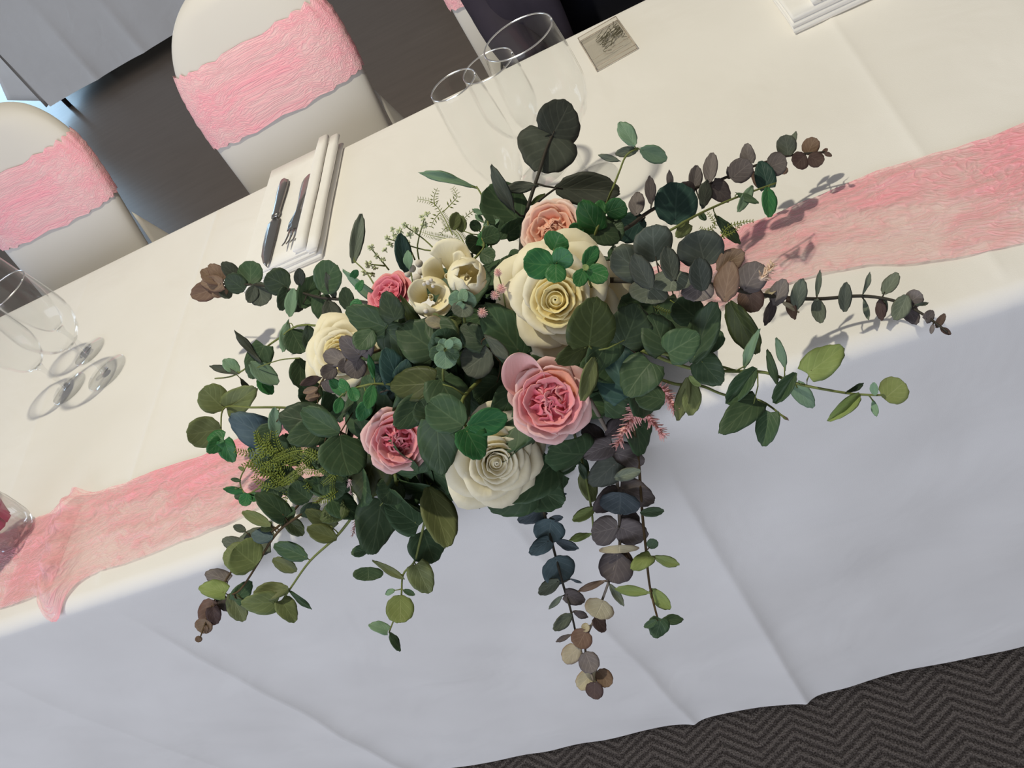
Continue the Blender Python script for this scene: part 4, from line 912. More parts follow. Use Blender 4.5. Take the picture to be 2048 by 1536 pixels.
spray('eucalyptus_spray', [(1050, 860, 'e', .85), (1060, 935, -.005), (1080, 995, -.025), (1100, 1070, -.045), (1125, 1165, -.065), (1140, 1215, -.075), (1152, 1268, -.09)], [
 (1059, 934, 1036, 982, 24, 'db', 'H'), (1064, 948, 1048, 997, 36, 'db', 'H'), (1128, 950, 1083, 987, 38, 'dk', 'H', -.006), (1152, 930, 1103, 947, 26, 'dk', 'O', -.004), (1080, 1001, 1134, 987, 16, 'db', 'N'), (1087, 1018, 1035, 1043, 38, 'db', 'H'), (1102, 1038, 1092, 1084, 64, 'bl', 'R', .004), (1096, 1040, 1127, 1034, 14, 'db'),
 (1100, 1080, 1059, 1107, 34, 'bl', 'H', .004), (1106, 1078, 1157, 1099, 20, 'db', 'N'), (1110, 1113, 1122, 1167, 68, 'bl', 'R', .004), (1119, 1160, 1077, 1188, 28, 'gy'), (1138, 1157, 1165, 1167, 6, 'db', 'N'), (1130, 1188, 1172, 1204, 32, 'pu', 'H', .002), (1126, 1190, 1097, 1217, 12, 'gy', 'N'), (1144, 1229, 1105, 1259, 26, 'gy', 'O'), (1145, 1222, 1177, 1236, 16, 'dp', 'N')], m_dst, .0017, .0009, 'slate-blue eucalyptus spray hanging in front of the cloth')
spray('leafy_sprig', [(1140, 830, 'e', .85), (1152, 880, .0), (1166, 930, -.012), (1180, 1000, -.03), (1186, 1050, -.045), (1184, 1072, -.05)], [
 (1165, 938, 1187, 1004, 38, 'ol', 'O'), (1190, 1016, 1145, 1042, 24, 'yl', 'O'), (1184, 1067, 1138, 1081, 17, 'yl', 'N'), (1158, 905, 1175, 950, 20, 'dk', None, -.004), (1172, 960, 1160, 925, 16, 'dk')], m_gst, .0015, .0008, 'thin lime sprig hidden behind the mauve spray')
spray('leafy_sprig', [(1260, 830, 'e', .8), (1275, 900, -.01), (1284, 1020, -.04), (1292, 1100, -.055), (1296, 1145, -.065), (1302, 1185, -.075), (1316, 1240, -.085)], [
 (1280, 1026, 1328, 1021, 20, 'dg', 'O'), (1298, 1096, 1311, 1078, 22, 'dg'), (1302, 1110, 1262, 1137, 32, 'yl', 'H'), (1304, 1112, 1360, 1131, 22, 'yl', 'N'), (1302, 1186, 1228, 1177, 22, 'yl', 'N'), (1300, 1178, 1342, 1217, 28, 'yl', 'O'), (1322, 1237, 1310, 1277, 42, 'dg', 'H', .003), (1320, 1241, 1368, 1238, 22, 'dg', 'N'), (1314, 1240, 1288, 1254, 15, 'dg'), (1290, 1105, 1283, 1120, 16, 'sg')], m_twig, .0015, .0009, 'hanging twig with lime leaves and a dark green end leaf')
# bottom centre
spray('broad_leaf_stem', [(790, 950, 'e', .85), (800, 985, .03), (835, 1000, .02), (860, 975, .03)], [
 (762, 998, 744, 1112, 88, 'dg', 'H', .006), (838, 1052, 772, 1006, 68, 'dg', 'H', .01), (857, 973, 892, 1097, 68, 'ol', 'O', .02), (846, 1062, 872, 1127, 82, 'dg', 'H', .002), (738, 1098, 702, 1106, 24, 'dk'), (800, 960, 760, 1000, 60, 'dk', None, -.01), (860, 960, 905, 1005, 50, 'dk', None, -.006), (830, 985, 895, 965, 46, 'dt', None, -.014), (840, 940, 900, 1000, 60, 'dk', None, -.016)], m_gst, .0016, .001, 'broad green leaves hanging below the lower cream rose')
spray('leafy_sprig', [(850, 1040, .015), (838, 1090, .0), (828, 1125, -.01), (806, 1150, -.02), (801, 1200, -.03), (778, 1265, -.04)], [
 (735, 1134, 735, 1162, 60, 'dg', 'R', -.0), (744, 1120, 810, 1157, 16, 'ol', 'N', .004), (832, 1128, 860, 1188, 52, 'ol', 'H'), (800, 1190, 799, 1247, 56, 'yl', 'R', .004), (790, 1180, 770, 1188, 12, 'sg'), (806, 1180, 830, 1190, 12, 'dg'), (776, 1262, 737, 1247, 24, 'sg', 'H'), (778, 1262, 802, 1303, 18, 'dg', 'N')], m_gst, .0013, .0008, 'hanging sprig ending in one round lime leaf', extra=[[(806, 1150, -.02), (770, 1140, -.015), (745, 1122, -.01)]])
# bottom left
spray('leafy_sprig', [(730, 1000, 'e', .9), (700, 1040, .03), (670, 1076, .02), (620, 1122, .01), (582, 1175, .0), (560, 1208, -.005)], [
 (668, 1056, 610, 1020, 36, 'do', 'H', .004), (674, 1078, 613, 1056, 36, 'ol', 'O', .006), (616, 1116, 550, 1089, 36, 'dg', 'O'), (545, 1118, 594, 1142, 28, 'ol', 'O'), (578, 1178, 506, 1186, 36, 'ol', 'O', .004), (556, 1204, 483, 1207, 46, 'ol', 'H', .006), (562, 1200, 592, 1243, 40, 'ol', 'H', .004), (576, 1180, 624, 1221, 13, 'dg', 'N')], m_gst, .0015, .0009, 'olive sprig hanging at the corner by the lace')
spray('leafy_sprig', [(660, 985, 'e', .9), (600, 1030, .045), (565, 1055, .04), (540, 1085, .03), (515, 1128, .02), (480, 1180, .01), (455, 1190, .005)], [
 (572, 1034, 513, 986, 46, 'dg', 'H', .006), (570, 1036, 607, 1070, 32, 'do'), (542, 1052, 486, 1024, 24, 'ol', 'O', .004), (546, 1076, 503, 1068, 32, 'bl', 'O', .004), (514, 1130, 468, 1096, 78, 'ol', 'R', .008), (484, 1112, 445, 1108, 56, 'ol', 'H', .003), (452, 1186, 397, 1171, 38, 'yl', 'H', .005), (460, 1186, 487, 1243, 38, 'ol', 'O', .004), (470, 1202, 502, 1163, 36, 'dg', 'H', -.002), (600, 1030, 640, 1010, 30, 'dk'), (560, 1050, 590, 1015, 28, 'dk'), (545, 1050, 520, 1060, 20, 'do')], m_twig, .0015, .0009, 'twig of rounded olive leaves hanging over the table edge')
spray('eucalyptus_spray', [(640, 960, 'e', .85), (560, 1050, .03), (500, 1092, .02), (457, 1152, .008), (427, 1205, -.002), (400, 1276, -.01)], [
 (542, 1086, 476, 1076, 56, 'gy', 'H', -.002), (482, 1092, 443, 1079, 30, 'gy', 'H'), (492, 1062, 466, 1052, 16, 'gy'), (457, 1162, 410, 1144, 36, 'pu', 'H'), (440, 1195, 455, 1222, 24, 'dp'), (427, 1200, 411, 1248, 46, 'br', 'R', .003), (425, 1214, 433, 1250, 30, 'bd'), (416, 1240, 399, 1262, 36, 'br', 'R', .002), (412, 1250, 412, 1268, 9, 'br'), (400, 1272, 394, 1284, 14, 'br', 'R')], m_twig, .0014, .0008, 'mauve-brown eucalyptus spray with a tiny round end')
spray('leafy_sprig', [(560, 960, 'e', .92), (520, 975, .06), (492, 988, .055), (480, 960, .06), (500, 920, .065)], [
 (492, 986, 446, 977, 16, 'gn', 'N'), (494, 986, 488, 1012, 26, 'gn'), (500, 988, 516, 1002, 22, 'gn'), (488, 985, 470, 995, 18, 'dg'), (482, 962, 462, 958, 9, 'dg'), (476, 975, 458, 985, 8, 'ol'), (490, 940, 476, 934, 8, 'ol'), (497, 905, 508, 895, 14, 'gn')], m_gst, .0010, .0007, 'tiny green sprig over the pink lace')

# ---------------------------------------------------------------- roses
def petal_mat(name, base, tip, trans=0.22):
    k = NT(name); uv = k.n('SeparateXYZ', {0: k.coords('UV')}); v = uv.outputs[1]
    nzv = k.noise(k.mapping(k.coords('UV'), (6, 1.5, 1)), 3, 3)
    f = k.math('ADD', k.math('POWER', v, 1.6), k.math('MULTIPLY_ADD', nzv, 0.3, -0.15), clamp=True)
    c = k.mix(f, lin(base), lin(tip))
    b = k.bsdf(c, 0.6, 0.2, k.bump(nzv, 0.12, 0.002)); tl = k.n('BsdfTranslucent'); k.set(tl.inputs[0], c)
    return k.done(k.mixs(trans, b, tl.outputs[0]))
PM = {'wi': petal_mat('petal_cream_inner', (240, 216, 132), (248, 234, 178)), 'wo': petal_mat('petal_cream', (238, 224, 170), (248, 240, 212)),
      'pi': petal_mat('petal_deep_pink', (214, 84, 104), (240, 134, 146)), 'pm': petal_mat('petal_pink', (236, 130, 140), (246, 172, 172)), 'pp': petal_mat('petal_pale_pink', (240, 176, 168), (246, 206, 200)),
      'pk': petal_mat('petal_apricot', (250, 190, 120), (248, 172, 150)), 'ai': petal_mat('petal_peach', (250, 176, 146), (252, 204, 180)), 'ao': petal_mat('petal_pale_peach', (250, 206, 186), (252, 226, 212)),
      'mg': petal_mat('petal_magenta', (214, 20, 120), (244, 60, 160)), 'hp': petal_mat('petal_hot_pink', (226, 92, 118), (244, 150, 165))}
m_cal = plain('calyx_green', (92, 112, 62), 0.6)
def frame(center, face, spin=0.0):
    z = Vector(face).normalized(); x = z.cross(Vector((0.2, 0.97, 0.1))); x.normalize(); y = z.cross(x)
    M = Matrix((x, y, z)).transposed().to_4x4() @ Matrix.Rotation(spin, 4, 'Z'); M.translation = center; return M
def petal(parent, M, r, th0, span, rb, rt, z0, zt, col, roll=0.0, ruf=0.0, seed=0, tipn=3.0, cup=0.0, point=0.0, nu=10, nv=9, ball=False):
    rr = random.Random(seed); ph = rr.uniform(0, 6)
    def fn(u, v):
        s = 2 * u - 1
        top = 1 - 0.30 * abs(s) ** tipn + point * max(0, 1 - abs(s) * 2.2)
        vv = v * top
        rad = rb + (rt - rb) * vv ** (1.15 + cup) + 0.05 * u * rt
        o = max(0, vv - 0.70); rad += roll * o * o * 4.0; z = z0 + (zt - z0) * vv ** 0.8 - roll * o * o * 3.2
        w = ruf * math.sin(u * 17 + ph) * v ** 1.5
        if ball: rad = rt * math.sin(math.pi * (.10 + .74 * vv)) + .03 * u; z = z0 + (zt - z0) * vv
        a = th0 + s * span / 2 * (0.35 + 0.65 * v ** 0.5)
        rad += w; z += ruf * 0.6 * math.sin(u * 11 + ph * 2) * v
        return M @ (Vector((rad * math.cos(a), rad * math.sin(a), z)) * r)
    vs, fs, uv = thick_grid(nu, nv, fn, 0.0005)
    me = mesh_pd('petal', vs, fs, True, uv); return link('petal', me, PM[col], parent)
def core(name, M, r, mat, label, turns=2.3, rr0=0.17, zt=0.14):
    """rolled centre of the bloom: spiral strip, closed below by the green calyx"""
    N = 60
    def fn(u, v):
        t = u * turns * 2 * math.pi; rad = 0.02 + rr0 * u; z = -0.45 + (0.45 + zt - 0.10 * u) * v
        rad *= 0.7 + 0.3 * v
        return M @ (Vector((rad * math.cos(t), rad * math.sin(t), z)) * r)
    vs, fs, uv = thick_grid(N, 4, fn, 0.0006)
    o = part(name, mesh_pd(name, vs, fs, True, uv), mat); o['label'] = label; return o
def calyx(o, M, r, L=0.05):
    V = []; Fc = []; tube_into(V, Fc, [M @ Vector((0, 0, -0.45 * r)), M @ Vector((0, 0, -0.7 * r)), M @ Vector((0, 0, -0.9 * r))], r * 0.28, r * 0.10, 10); link('calyx', mesh_pd('calyx', V, Fc), m_cal, o)
def rose(center, face, r, label, spin=0.0, seed=1, inner='wi', outer='wo', rings=None):
    M = frame(center, face, spin); o = core('rose', M, r, PM[inner], label); k = random.Random(seed)
    rings = rings or [(3, 210, .10, .21, -.5, .15, inner, .05), (3, 200, .14, .29, -.5, .13, inner, .08), (4, 165, .16, .38, -.55, .10, inner, .12), (4, 150, .18, .50, -.6, .05, outer, .20), (5, 125, .20, .66, -.65, -.06, outer, .28), (5, 112, .22, .84, -.7, -.22, outer, .34), (5, 100, .22, 1.0, -.72, -.42, outer, .30)]
    for j, (n, sp, rb, rt, z0, zt, col, ro) in enumerate(rings):
        for i in range(n): petal(o, M, r, 2 * math.pi * (i + 0.37 * j) / n + k.uniform(-.12, .12), R(sp) * k.uniform(.92, 1.06), rb, rt * k.uniform(.95, 1.05), z0, zt + k.uniform(-.03, .03), col, ro, 0.012, seed * 50 + j * 9 + i, point=0.06 if j > 3 else 0.0)
    def bud(u, v): a = u * 2 * math.pi; q = .17 * math.sin(math.pi * (.5 - .46 * v)) * (1 + .06 * math.sin(a * 2 + 4 * v)); return M @ (Vector((q * math.cos(a), q * math.sin(a), -.12 + .22 * v)) * r)
    vs, fs, uv = thick_grid(18, 6, bud, 0.0005); link('bud', mesh_pd('bud', vs, fs, True, uv), PM[inner], o)
    calyx(o, M, r); return o
def ruffled(center, face, r, label, cols=('pi', 'pm', 'pp'), spin=0.0, seed=1, nin=26, acc=None):
    M = frame(center, face, spin); ci, cm, co_ = cols; o = core('rose', M, r, PM[ci], label, 1.4, .10, -.02); k = random.Random(seed)
    for j, (n, sp, rb, rt, z0, zt, col, ro, cup) in enumerate([(5, 110, .25, .62, -.6, .05, cm, .02, .0), (5, 110, .28, .76, -.65, .06, cm, .05, -.2), (6, 95, .30, .88, -.7, -.02, co_, .12, -.3), (6, 88, .30, 1.0, -.72, -.22, co_, .20, -.3)]):
        for i in range(n):
            c_ = acc if acc and j == 1 and i == 0 else col
            petal(o, M, r, 2 * math.pi * (i + .41 * j) / n + k.uniform(-.15, .15), R(sp), rb, rt * k.uniform(.95, 1.04), z0, zt + k.uniform(-.04, .04), c_, ro, .022, seed * 70 + j * 9 + i, cup=cup, tipn=2.4)
    for i in range(nin):       # crumpled heart: short standing folds turned every way
        rho = .54 * math.sqrt((i + .5) / nin); ph = i * 2.39996; cx, cy = rho * math.cos(ph), rho * math.sin(ph); dr = ph + math.pi / 2 + k.uniform(-.9, .9); wd = k.uniform(.30, .46); z1 = .06 - .10 * (rho / .5) ** 2 + k.uniform(-.06, .04); q = k.uniform(0, 6)
        def fn(u, v, cx=cx, cy=cy, dr=dr, wd=wd, z1=z1, q=q):
            s = (u - .5) * wd; b = .06 * math.sin(u * 6 + q) * v + .20 * v * v
            return M @ (Vector((cx + s * math.cos(dr) - b * math.sin(dr), cy + s * math.sin(dr) + b * math.cos(dr), -.45 + (z1 + .45) * v * (1 - .10 * abs(2 * u - 1) ** 2))) * r)
        vs, fs, uv = thick_grid(7, 5, fn, 0.0005); link('petal', mesh_pd('petal', vs, fs, True, uv), PM[ci if i % 3 else cm], o)
    def disc(u, v): a = u * 2 * math.pi; return M @ (Vector((.60 * v * math.cos(a), .60 * v * math.sin(a), -.16 - .2 * v * v)) * r)
    vs, fs, uv = thick_grid(20, 4, disc, 0.0008); link('heart', mesh_pd('heart', vs, fs, True, uv), PM[ci], o)
    calyx(o, M, r); return o
def cam_face(p, up=0.3, side=0.0, fwd=0.0): return (CP - p).normalized() + Vector((side, fwd, up))
p = E(1112, 600, 1.02); rose(p, cam_face(p, .12, -.10), 0.0515, 'large open cream white rose at the top of the arrangement', .4, 3)
p = E(1100, 803, 1.04); ruffled(p, cam_face(p, .05, .05, -.15), 0.0325, 'large ruffled pink rose with apricot petals', ('pi', 'pm', 'pp'), 3.6, 4, 30, 'pk')
mp = frame(p, cam_face(p, .05, .05, -.1))
p2 = E(1048, 742, 1.05)
def loose(u, v):
    a, b = 2 * u - 1, 2 * v - 1; x = a * math.sqrt(1 - b * b / 2); y = b * math.sqrt(1 - a * a / 2); r2 = x * x + y * y
    return AD(1047 + 43 * x - 8 * y, 752 - 46 * y + 6 * x * x, DEP(p2) + 0.012 * (1 - r2) - .010 * y + .004 * math.sin(3 * x))
vs, fs, uv = thick_grid(12, 12, loose, 0.0006); o = part('loose_petal', mesh_pd('loose_petal', vs, fs, True, uv), PM['pp']); o['label'] = 'pale pink outer petal standing off the pink rose'
p = E(794, 884, .94); ruffled(p, cam_face(p, -.05, -.1, -.25), 0.0285, 'ruffled pink rose between the dark leaves at the lower left', ('pi', 'pm', 'pp'), 2.0, 5, 24)
p = E(1102, 458, 1.10); ruffled(p, cam_face(p, .35, -.1, .15), 0.0285, 'peach carnation-like rose below the tall leaves', ('ai', 'ai', 'ao'), 1.0, 6, 24)
p = E(772, 585, 1.00); ruffled(p, cam_face(p, .5, -.45, .45), 0.0245, 'hot pink rose bud beside the white filler flowers', ('hp', 'hp', 'pm'), 1.0, 7, 18)
p = E(680, 705, 1.0); rose(p, cam_face(p, .2, -.35, .1), 0.039, 'cream white rose partly behind mauve leaves', 1.4, 8)
p = E(992, 925, 0.94); rose(p, cam_face(p, -.15, .15, -.35), 0.042, 'cream white rose at the front edge of the arrangement', 2.2, 9, 'wo', 'wo')
# white freesia-like blossoms
def blossom(px, py, s, face_off, r, pet, label, seed):
    p = E(px, py, s); M = frame(p, cam_face(p, *face_off), seed); o = core('white_blossom', M, r, PM['wo'], label, 1.2, .12, -.1); k = random.Random(seed)
    for i, (a, sp, rt, zt, ball) in enumerate(pet): petal(o, M, r, R(a), R(sp), .16, rt, -.6, zt, 'wo', .06, .012, seed * 13 + i, cup=-.25, ball=ball, tipn=2.0)
    return o
blossom(893, 548, 1.08, (.1, -.1, .3), 0.030, [(135, 110, 1.0, .15, False), (60, 80, .9, .25, False), (215, 90, .75, -.1, False), (100, 60, .7, .45, False)], 'white blossom with one broad hooded petal', 21)
blossom(934, 553, 1.12, (.1, .2, .1), 0.024, [(i * 60, 120, .62 + .06 * (i % 2), .55 - .1 * (i % 2), True) for i in range(7)], 'closed round cream blossom', 22)
blossom(860, 592, 1.06, (.2, .0, .2), 0.025, [(i * 90 + 20, 120, .72, .25, i % 2 == 0) for i in range(4)] + [(250, 110, .85, .1, False)], 'cupped cream blossom with small beads', 23)
spray('bud_rosette', [(930, 650, 'e', .95), (926, 604, 'e', 1.08)], [(926, 606, 900, 590, 36, 'sg', None, .0), (926, 606, 950, 592, 36, 'sg', None, .001), (926, 604, 922, 636, 44, 'gy', 'R', .004), (926, 602, 928, 575, 22, 'sg', None, .006), (926, 606, 912, 622, 18, 'sg', None, .007)], m_gst, .0012, .0008, 'grey-green half-open bud under the cream blossoms')
spray('dried_leaf_sprig', [(900, 690, 'e', .9), (885, 650, 'e', 1.0)], [(888, 648, 850, 640, 26, 'tn', 'O'), (890, 645, 915, 672, 34, 'ol', 'H'), (880, 650, 868, 625, 20, 'ol'), (895, 645, 925, 640, 24, 'do')], m_gst, .0012, .0008, 'pale papery leaves below the blossoms')
# white pom berries and other dots
bm = bmesh.new(); bmesh.ops.create_icosphere(bm, subdivisions=3, radius=1.0)
for v in bm.verts: v.co *= 1 + 0.10 * nz(v.co.x * 5, v.co.y * 5, v.co.z * 5)
berry_me = from_bm('berry', bm); berry_me.materials.append(plain('white_pom', (226, 218, 206), 0.85, 0.1, 0.05, 200, 0.4))
def dots(name, stems, pts, me, rpx, label, mat):
    V = []; Fc = []
    for st in stems: tube_into(V, Fc, spline([E(*q) for q in st], 4), .0008, .0006, 5)
    o = part(name, mesh_pd(name, V, Fc), mat); o['label'] = label
    for (x, y, s, r) in pts:
        c = E(x, y, s); q = link(me.name, me, None, o); rad = r * DEP(c) / F; q.matrix_basis = Matrix.Translation(c) @ Matrix.Scale(rad, 4)
    return o
dots('berry_sprig', [[(830, 600, .95), (822, 545, 1.06), (816, 525, 1.08)], [(826, 590, .98), (838, 550, 1.08)]], [(816, 524, 1.09, 8), (838, 527, 1.08, 8), (824, 537, 1.10, 8), (834, 556, 1.10, 9), (842, 544, 1.10, 7), (816, 548, 1.06, 7), (856, 565, 1.12, 5), (848, 568, 1.12, 4), (862, 560, 1.12, 4), (866, 572, 1.12, 4), (845, 618, 1.05, 5), (852, 622, 1.05, 5), (838, 612, 1.05, 4)], berry_me, 8, 'cluster of small white fuzzy balls', m_gst)
# tiny pink fuzzy flowers: spiky balls
def spiky(name, n, mat, seed):
    k = random.Random(seed); V = []; Fc = []
    for i in range(n):
        z = 1 - 2 * (i + .5) / n; a = i * 2.39996; d = Vector((math.sqrt(1 - z * z) * math.cos(a), math.sqrt(1 - z * z) * math.sin(a), z)); tube_into(V, Fc, [d * .25, d * k.uniform(.85, 1.1)], .13, .05, 4)
    me = mesh_pd(name, V, Fc, False); me.materials.append(mat); return me
fuzz_me = spiky('fuzzy_head', 60, plain('pale_pink_fuzz', (240, 200, 192), 0.8, 0.1), 2)
dots('fuzzy_flower_sprig', [[(1015, 640, .9), (1005, 580, 1.0), (996, 548, 1.05)], [(1000, 600, .97), (990, 585, 1.02)], [(985, 660, .92), (966, 626, 1.0)]], [(996, 545, 1.06, 9), (1003, 577, 1.03, 11), (990, 590, 1.03, 10), (965, 625, 1.02, 11)], fuzz_me, 9, 'tiny pale pink fuzzy flowers', m_gst)
# fine filler greenery with leaflets too small to pick apart
def fern(name, fronds, mat, label, leaf=7.0, gap=6.0, wl=0.28):
    V = []; Fc = []
    for fr in fronds:
        w = [P(*q) if len(q) == 3 else E(q[0], q[1], q[3]) for q in fr]; sp = spline(w, 8); tube_into(V, Fc, sp, .0006, .0003, 4)
        acc = 0.0; tot = sum((b - a).length for a, b in zip(sp, sp[1:])); run = 0.0
        for a, b in zip(sp, sp[1:]):
            d = b - a; l = d.length; g = gap * DEP(a) / F; t = d.normalized(); sd = t.cross((CP - a).normalized()).normalized()
            pos = (g - acc)
            while pos < l:
                c = a + t * pos; fr_ = (run + pos) / tot
                if fr_ > 0.12:
                    LL = leaf * DEP(a) / F * (1.0 - .45 * fr_)
                    for s in (-1, 1):
                        ax = (sd * s + t * .55 + (CP - a).normalized() * .25).normalized(); nn = ax.cross(t).normalized(); wv = nn.cross(ax).normalized() * (LL * wl)
                        b0 = len(V); V += [c, c + ax * LL * .5 + wv * .5 + nn * LL * .03, c + ax * LL, c + ax * LL * .5 - wv * .5 + nn * LL * .03, c + ax * LL * .5 - nn * LL * .07]
                        Fc += [(b0, b0 + 1, b0 + 3), (b0 + 1, b0 + 2, b0 + 3), (b0, b0 + 4, b0 + 1), (b0 + 1, b0 + 4, b0 + 2), (b0 + 2, b0 + 4, b0 + 3), (b0 + 3, b0 + 4, b0)]
                pos += g
            acc = (acc + l) % g; run += l
    o = part(name, mesh_pd(name, V, Fc), mat); o['kind'] = 'stuff'; o['label'] = label; return o
m_fern = plain('fern_green', (126, 136, 66), 0.6, 0.2, 0.15, 80)
fern('fern_sprig', [[(905, 470, 'e', 1.08), (885, 430, .13), (865, 405, .135), (835, 398, .135)], [(870, 412, .135), (868, 395, .137), (875, 376, .138)], [(885, 425, .133), (905, 405, .135), (914, 392, .136), (905, 376, .137)], [(880, 425, .133), (868, 440, .132), (862, 455, .13)],
 [(915, 460, 'e', 1.08), (930, 435, .13), (950, 420, .132)], [(930, 490, 'e', 1.05), (915, 465, 'e', 1.08), (895, 455, .125), (880, 470, .12)], [(925, 500, 'e', 1.04), (900, 480, 'e', 1.06), (860, 470, .12), (820, 455, .12)]], m_fern, 'fine yellow-green fern near the napkin', 13, 8.5, .26)
kf = random.Random(31); FERNX = []
for q in range(30):
    x = kf.uniform(520, 680); y = 905 + (x - 520) * .15 + kf.uniform(-15, 75); a = kf.uniform(1.9, 4.4); l = kf.uniform(34, 60); s_ = kf.uniform(.96, 1.06)
    FERNX.append([(x, y, 'e', s_ - .05), (x + l * .5 * math.cos(a), y + l * .5 * math.sin(a), 'e', s_ + .02), (x + l * math.cos(a + .25), y + l * math.sin(a + .25), 'e', s_ + .03)])
fern('fern_sprig', [[(610, 900, 'e', 1.0), (580, 905, 'e', 1.05), (545, 920, 'e', 1.06), (515, 925, 'e', 1.04)], [(600, 920, 'e', 1.0), (570, 930, 'e', 1.05), (535, 945, 'e', 1.04)], [(650, 920, 'e', 1.02), (620, 905, 'e', 1.08), (590, 900, 'e', 1.1)], [(660, 910, 'e', 1.02), (655, 935, 'e', 1.08), (630, 950, 'e', 1.08)], [(620, 930, 'e', 1.02), (590, 950, 'e', 1.07), (560, 970, 'e', 1.06)], [(560, 900, 'e', 1.02), (525, 905, 'e', 1.05), (505, 925, 'e', 1.04)], [(600, 960, 'e', 1.0), (575, 985, 'e', 1.06), (570, 1000, 'e', 1.05)], [(640, 900, 'e', 1.04), (600, 935, 'e', 1.10), (590, 960, 'e', 1.1)], [(570, 915, 'e', 1.04), (540, 930, 'e', 1.1), (520, 950, 'e', 1.08)]] + FERNX, plain('fern_lime', (120, 132, 58), 0.6, 0.2, 0.2, 80), 'mossy lime fern beside the blue-grey leaf', 13, 5.5, .36)
fern('fern_sprig', [[(1400, 470, .10), (1430, 450, .10), (1415, 425, .105)], [(1440, 480, .095), (1455, 455, .10), (1485, 445, .10), (1508, 442, .098)], [(1440, 475, .095), (1465, 465, .098), (1480, 450, .1)], [(1430, 500, .09), (1420, 470, .1), (1400, 455, .1)], [(1340, 600, 'e', 1.0), (1370, 620, .08), (1400, 640, .07)], [(1300, 610, 'e', 1.0), (1340, 625, .08), (1380, 615, .075)]], m_fern, 'brownish fern tips under the silver eucalyptus', 9, 6, .4)
# white baby flowers: clustered dots on branching stems
m_wf = plain('white_green_florets', (206, 212, 172), 0.7, 0.2, 0.1, 90)
V = []; Fc = []; k_ = random.Random(9)
for (x, y, s, rr_) in [(742, 495, 1.02, 8), (736, 528, 1.0, 9), (752, 512, 1.02, 7), (750, 535, 1.02, 7), (728, 545, .98, 7), (765, 520, 1.03, 7), (800, 462, 1.08, 9), (790, 475, 1.07, 9), (810, 450, 1.08, 8), (820, 470, 1.08, 8), (780, 490, 1.06, 8), (845, 435, 1.1, 8), (848, 450, 1.1, 8), (855, 428, 1.1, 7), (830, 460, 1.09, 8), (775, 475, 1.06, 7), (770, 500, 1.05, 7), (815, 485, 1.07, 8), (745, 550, 1.0, 6), (795, 500, 1.06, 7), (785, 460, 1.07, 7)]:
    c = E(x, y, s); q = DEP(c) / F
    for i in range(14):
        d = Vector((k_.gauss(0, 1), k_.gauss(0, 1), k_.gauss(0, 1))).normalized(); tube_into(V, Fc, [c + d * (rr_ * q * .2), c + d * (rr_ * q * .75), c + d * (rr_ * q)], rr_ * q * .26, rr_ * q * .12, 5)
fl = part('white_floret_cluster', mesh_pd('white_floret_cluster', V, Fc), m_wf); fl['kind'] = 'stuff'; fl['label'] = 'tiny greenish white florets'
V = []; Fc = []
for st in [[(778, 540, 1.0), (762, 520, 1.0), (742, 497, 1.02)], [(770, 532, 1.0), (736, 528, 1.0)], [(750, 548, .98), (728, 545, .98)], [(840, 530, .98), (835, 490, 1.04), (848, 440, 1.1)], [(830, 520, 1.0), (815, 490, 1.05), (790, 475, 1.07)], [(880, 510, 1.02), (850, 480, 1.05), (810, 452, 1.08)], [(900, 500, 1.02), (850, 500, 1.04), (775, 477, 1.06)]]:
    tube_into(V, Fc, spline([E(*q) for q in st], 4), .0009, .0006, 5)
part('floret_stem', mesh_pd('floret_stem', V, Fc), m_gst)
spray('leafy_sprig', [(900, 560, 'e', .95), (965, 500, 'e', 1.0), (962, 470, 'e', 1.06), (970, 450, .14)], [
 (812, 545, 800, 466, 34, 'dt', 'O', .01), (818, 540, 815, 500, 20, 'sg', 'N', .014), (965, 478, 1000, 465, 40, 'dg'), (960, 480, 938, 500, 44, 'dg', 'R'), (962, 505, 990, 520, 36, 'dg'), (958, 462, 945, 440, 22, 'dg'), (968, 452, 1000, 440, 14, 'sg', 'N'), (966, 455, 985, 430, 13, 'sg', 'N'), (968, 445, 950, 428, 12, 'sg', 'N'), (962, 492, 980, 455, 30, 'gn'), (905, 460, 915, 425, 26, 'ol', 'O'), (925, 465, 918, 430, 24, 'ol'),
 (705, 555, 715, 540, 16, 'gn', 'H'), (715, 580, 725, 560, 16, 'gn'), (720, 600, 705, 620, 24, 'gn'), (1000, 520, 1040, 560, 50, 'dk', None, -.02), (1010, 610, 1000, 570, 36, 'dk', None, -.02)], m_gst, .0012, .0008, 'small dark green leaves behind the white blossoms')
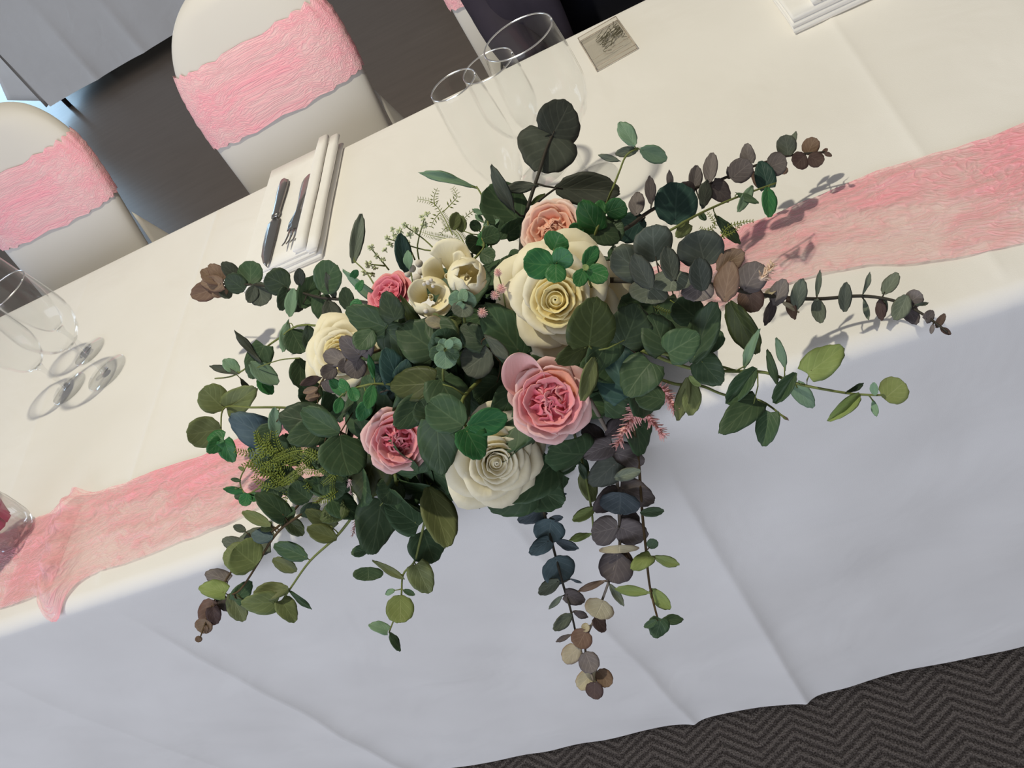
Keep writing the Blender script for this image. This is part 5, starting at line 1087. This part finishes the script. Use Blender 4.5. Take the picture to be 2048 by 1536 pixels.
# pink astilbe plumes
m_ast = plain('astilbe_pink', (240, 176, 168), 0.7, 0.2, 0.12, 90)
def plume(fronds, mat, label, h=None):
    V = []; Fc = []; k = random.Random(4)
    for fr, sc in fronds:
        sp = spline([P(*q) if len(q) == 3 else E(q[0], q[1], q[3]) for q in fr], 9); tube_into(V, Fc, sp, .0008, .0004, 5)
        for i in range(1, len(sp)):
            t = (sp[i] - sp[i - 1]).normalized(); f = i / len(sp)
            for q in range(4):
                d = Vector((k.gauss(0, 1), k.gauss(0, 1), k.gauss(0, 1))); d = (d - t * d.dot(t)).normalized(); L = sc * (1.15 - .5 * f) * k.uniform(.8, 1.2); e = (d + t * .8).normalized()
                tube_into(V, Fc, [sp[i], sp[i] + e * L * .45, sp[i] + e * L], L * .13, L * .03, 4)
                tube_into(V, Fc, [sp[i] + e * L * .1, sp[i] + e * L * .55], L * .20, L * .06, 4)
    o = part('astilbe_plume', mesh_pd('astilbe_plume', V, Fc), mat); o['kind'] = 'stuff'; o['label'] = label; return o
plume([([(1310, 760, .05), (1285, 800, .045), (1265, 835, .04), (1235, 888, .03)], .0115), ([(1290, 800, .045), (1310, 780, .046), (1330, 785, .045), (1350, 818, .04)], .0095), ([(1280, 815, .035), (1300, 840, .03), (1326, 868, .025)], .009)], m_ast, 'pink astilbe plume with three tips')
plume([([(700, 960, 'e', .95), (700, 985, .035), (695, 1010, .03)], .006), ([(715, 1030, .02), (705, 1070, .015)], .005)], plain('astilbe_pale', (226, 190, 184), 0.7), 'pale pink plume under the dark leaves')
plume([([(1520, 560, .10), (1535, 545, .10), (1545, 528, .10)], .006)], plain('cream_plume', (232, 204, 180), 0.7), 'small cream plume beside the silver eucalyptus')

print('LEAVES', len(LEAVES), 'PETALS', sum(o.name.startswith('petal') for o in bpy.data.objects))
build_leaves()
# ---- magenta silk flower in the jar
FJ = empty('silk_flower', (jx, jy, T + 0.0042 + 0.048)); tag(FJ, 'magenta silk flower filling the ribbed glass jar', 'flower')
k_ = random.Random(8)
for i in range(26):
    a = i * 2.39996; rho = .030 * math.sqrt((i + .5) / 26); dr = a + math.pi / 2 + k_.uniform(-.7, .7); wd = k_.uniform(.016, .026); z1 = .040 - 14 * rho * rho + k_.uniform(-.004, .004); q = k_.uniform(0, 6)
    def fn(u, v, a=a, rho=rho, dr=dr, wd=wd, z1=z1, q=q):
        s = (u - .5) * wd; b = .005 * math.sin(u * 6 + q) * v + .006 * v * v
        rr_ = rho * (0.6 + .5 * v)
        return (rr_ * math.cos(a) + s * math.cos(dr) * (.5 + .5 * v) + b * math.cos(a), rr_ * math.sin(a) + s * math.sin(dr) * (.5 + .5 * v) + b * math.sin(a), -.02 + (z1 + .02) * v)
    vs, fs, uv = thick_grid(7, 5, fn, 0.0005); link('petal', mesh_pd('petal', vs, fs, True, uv), PM['mg'], FJ)
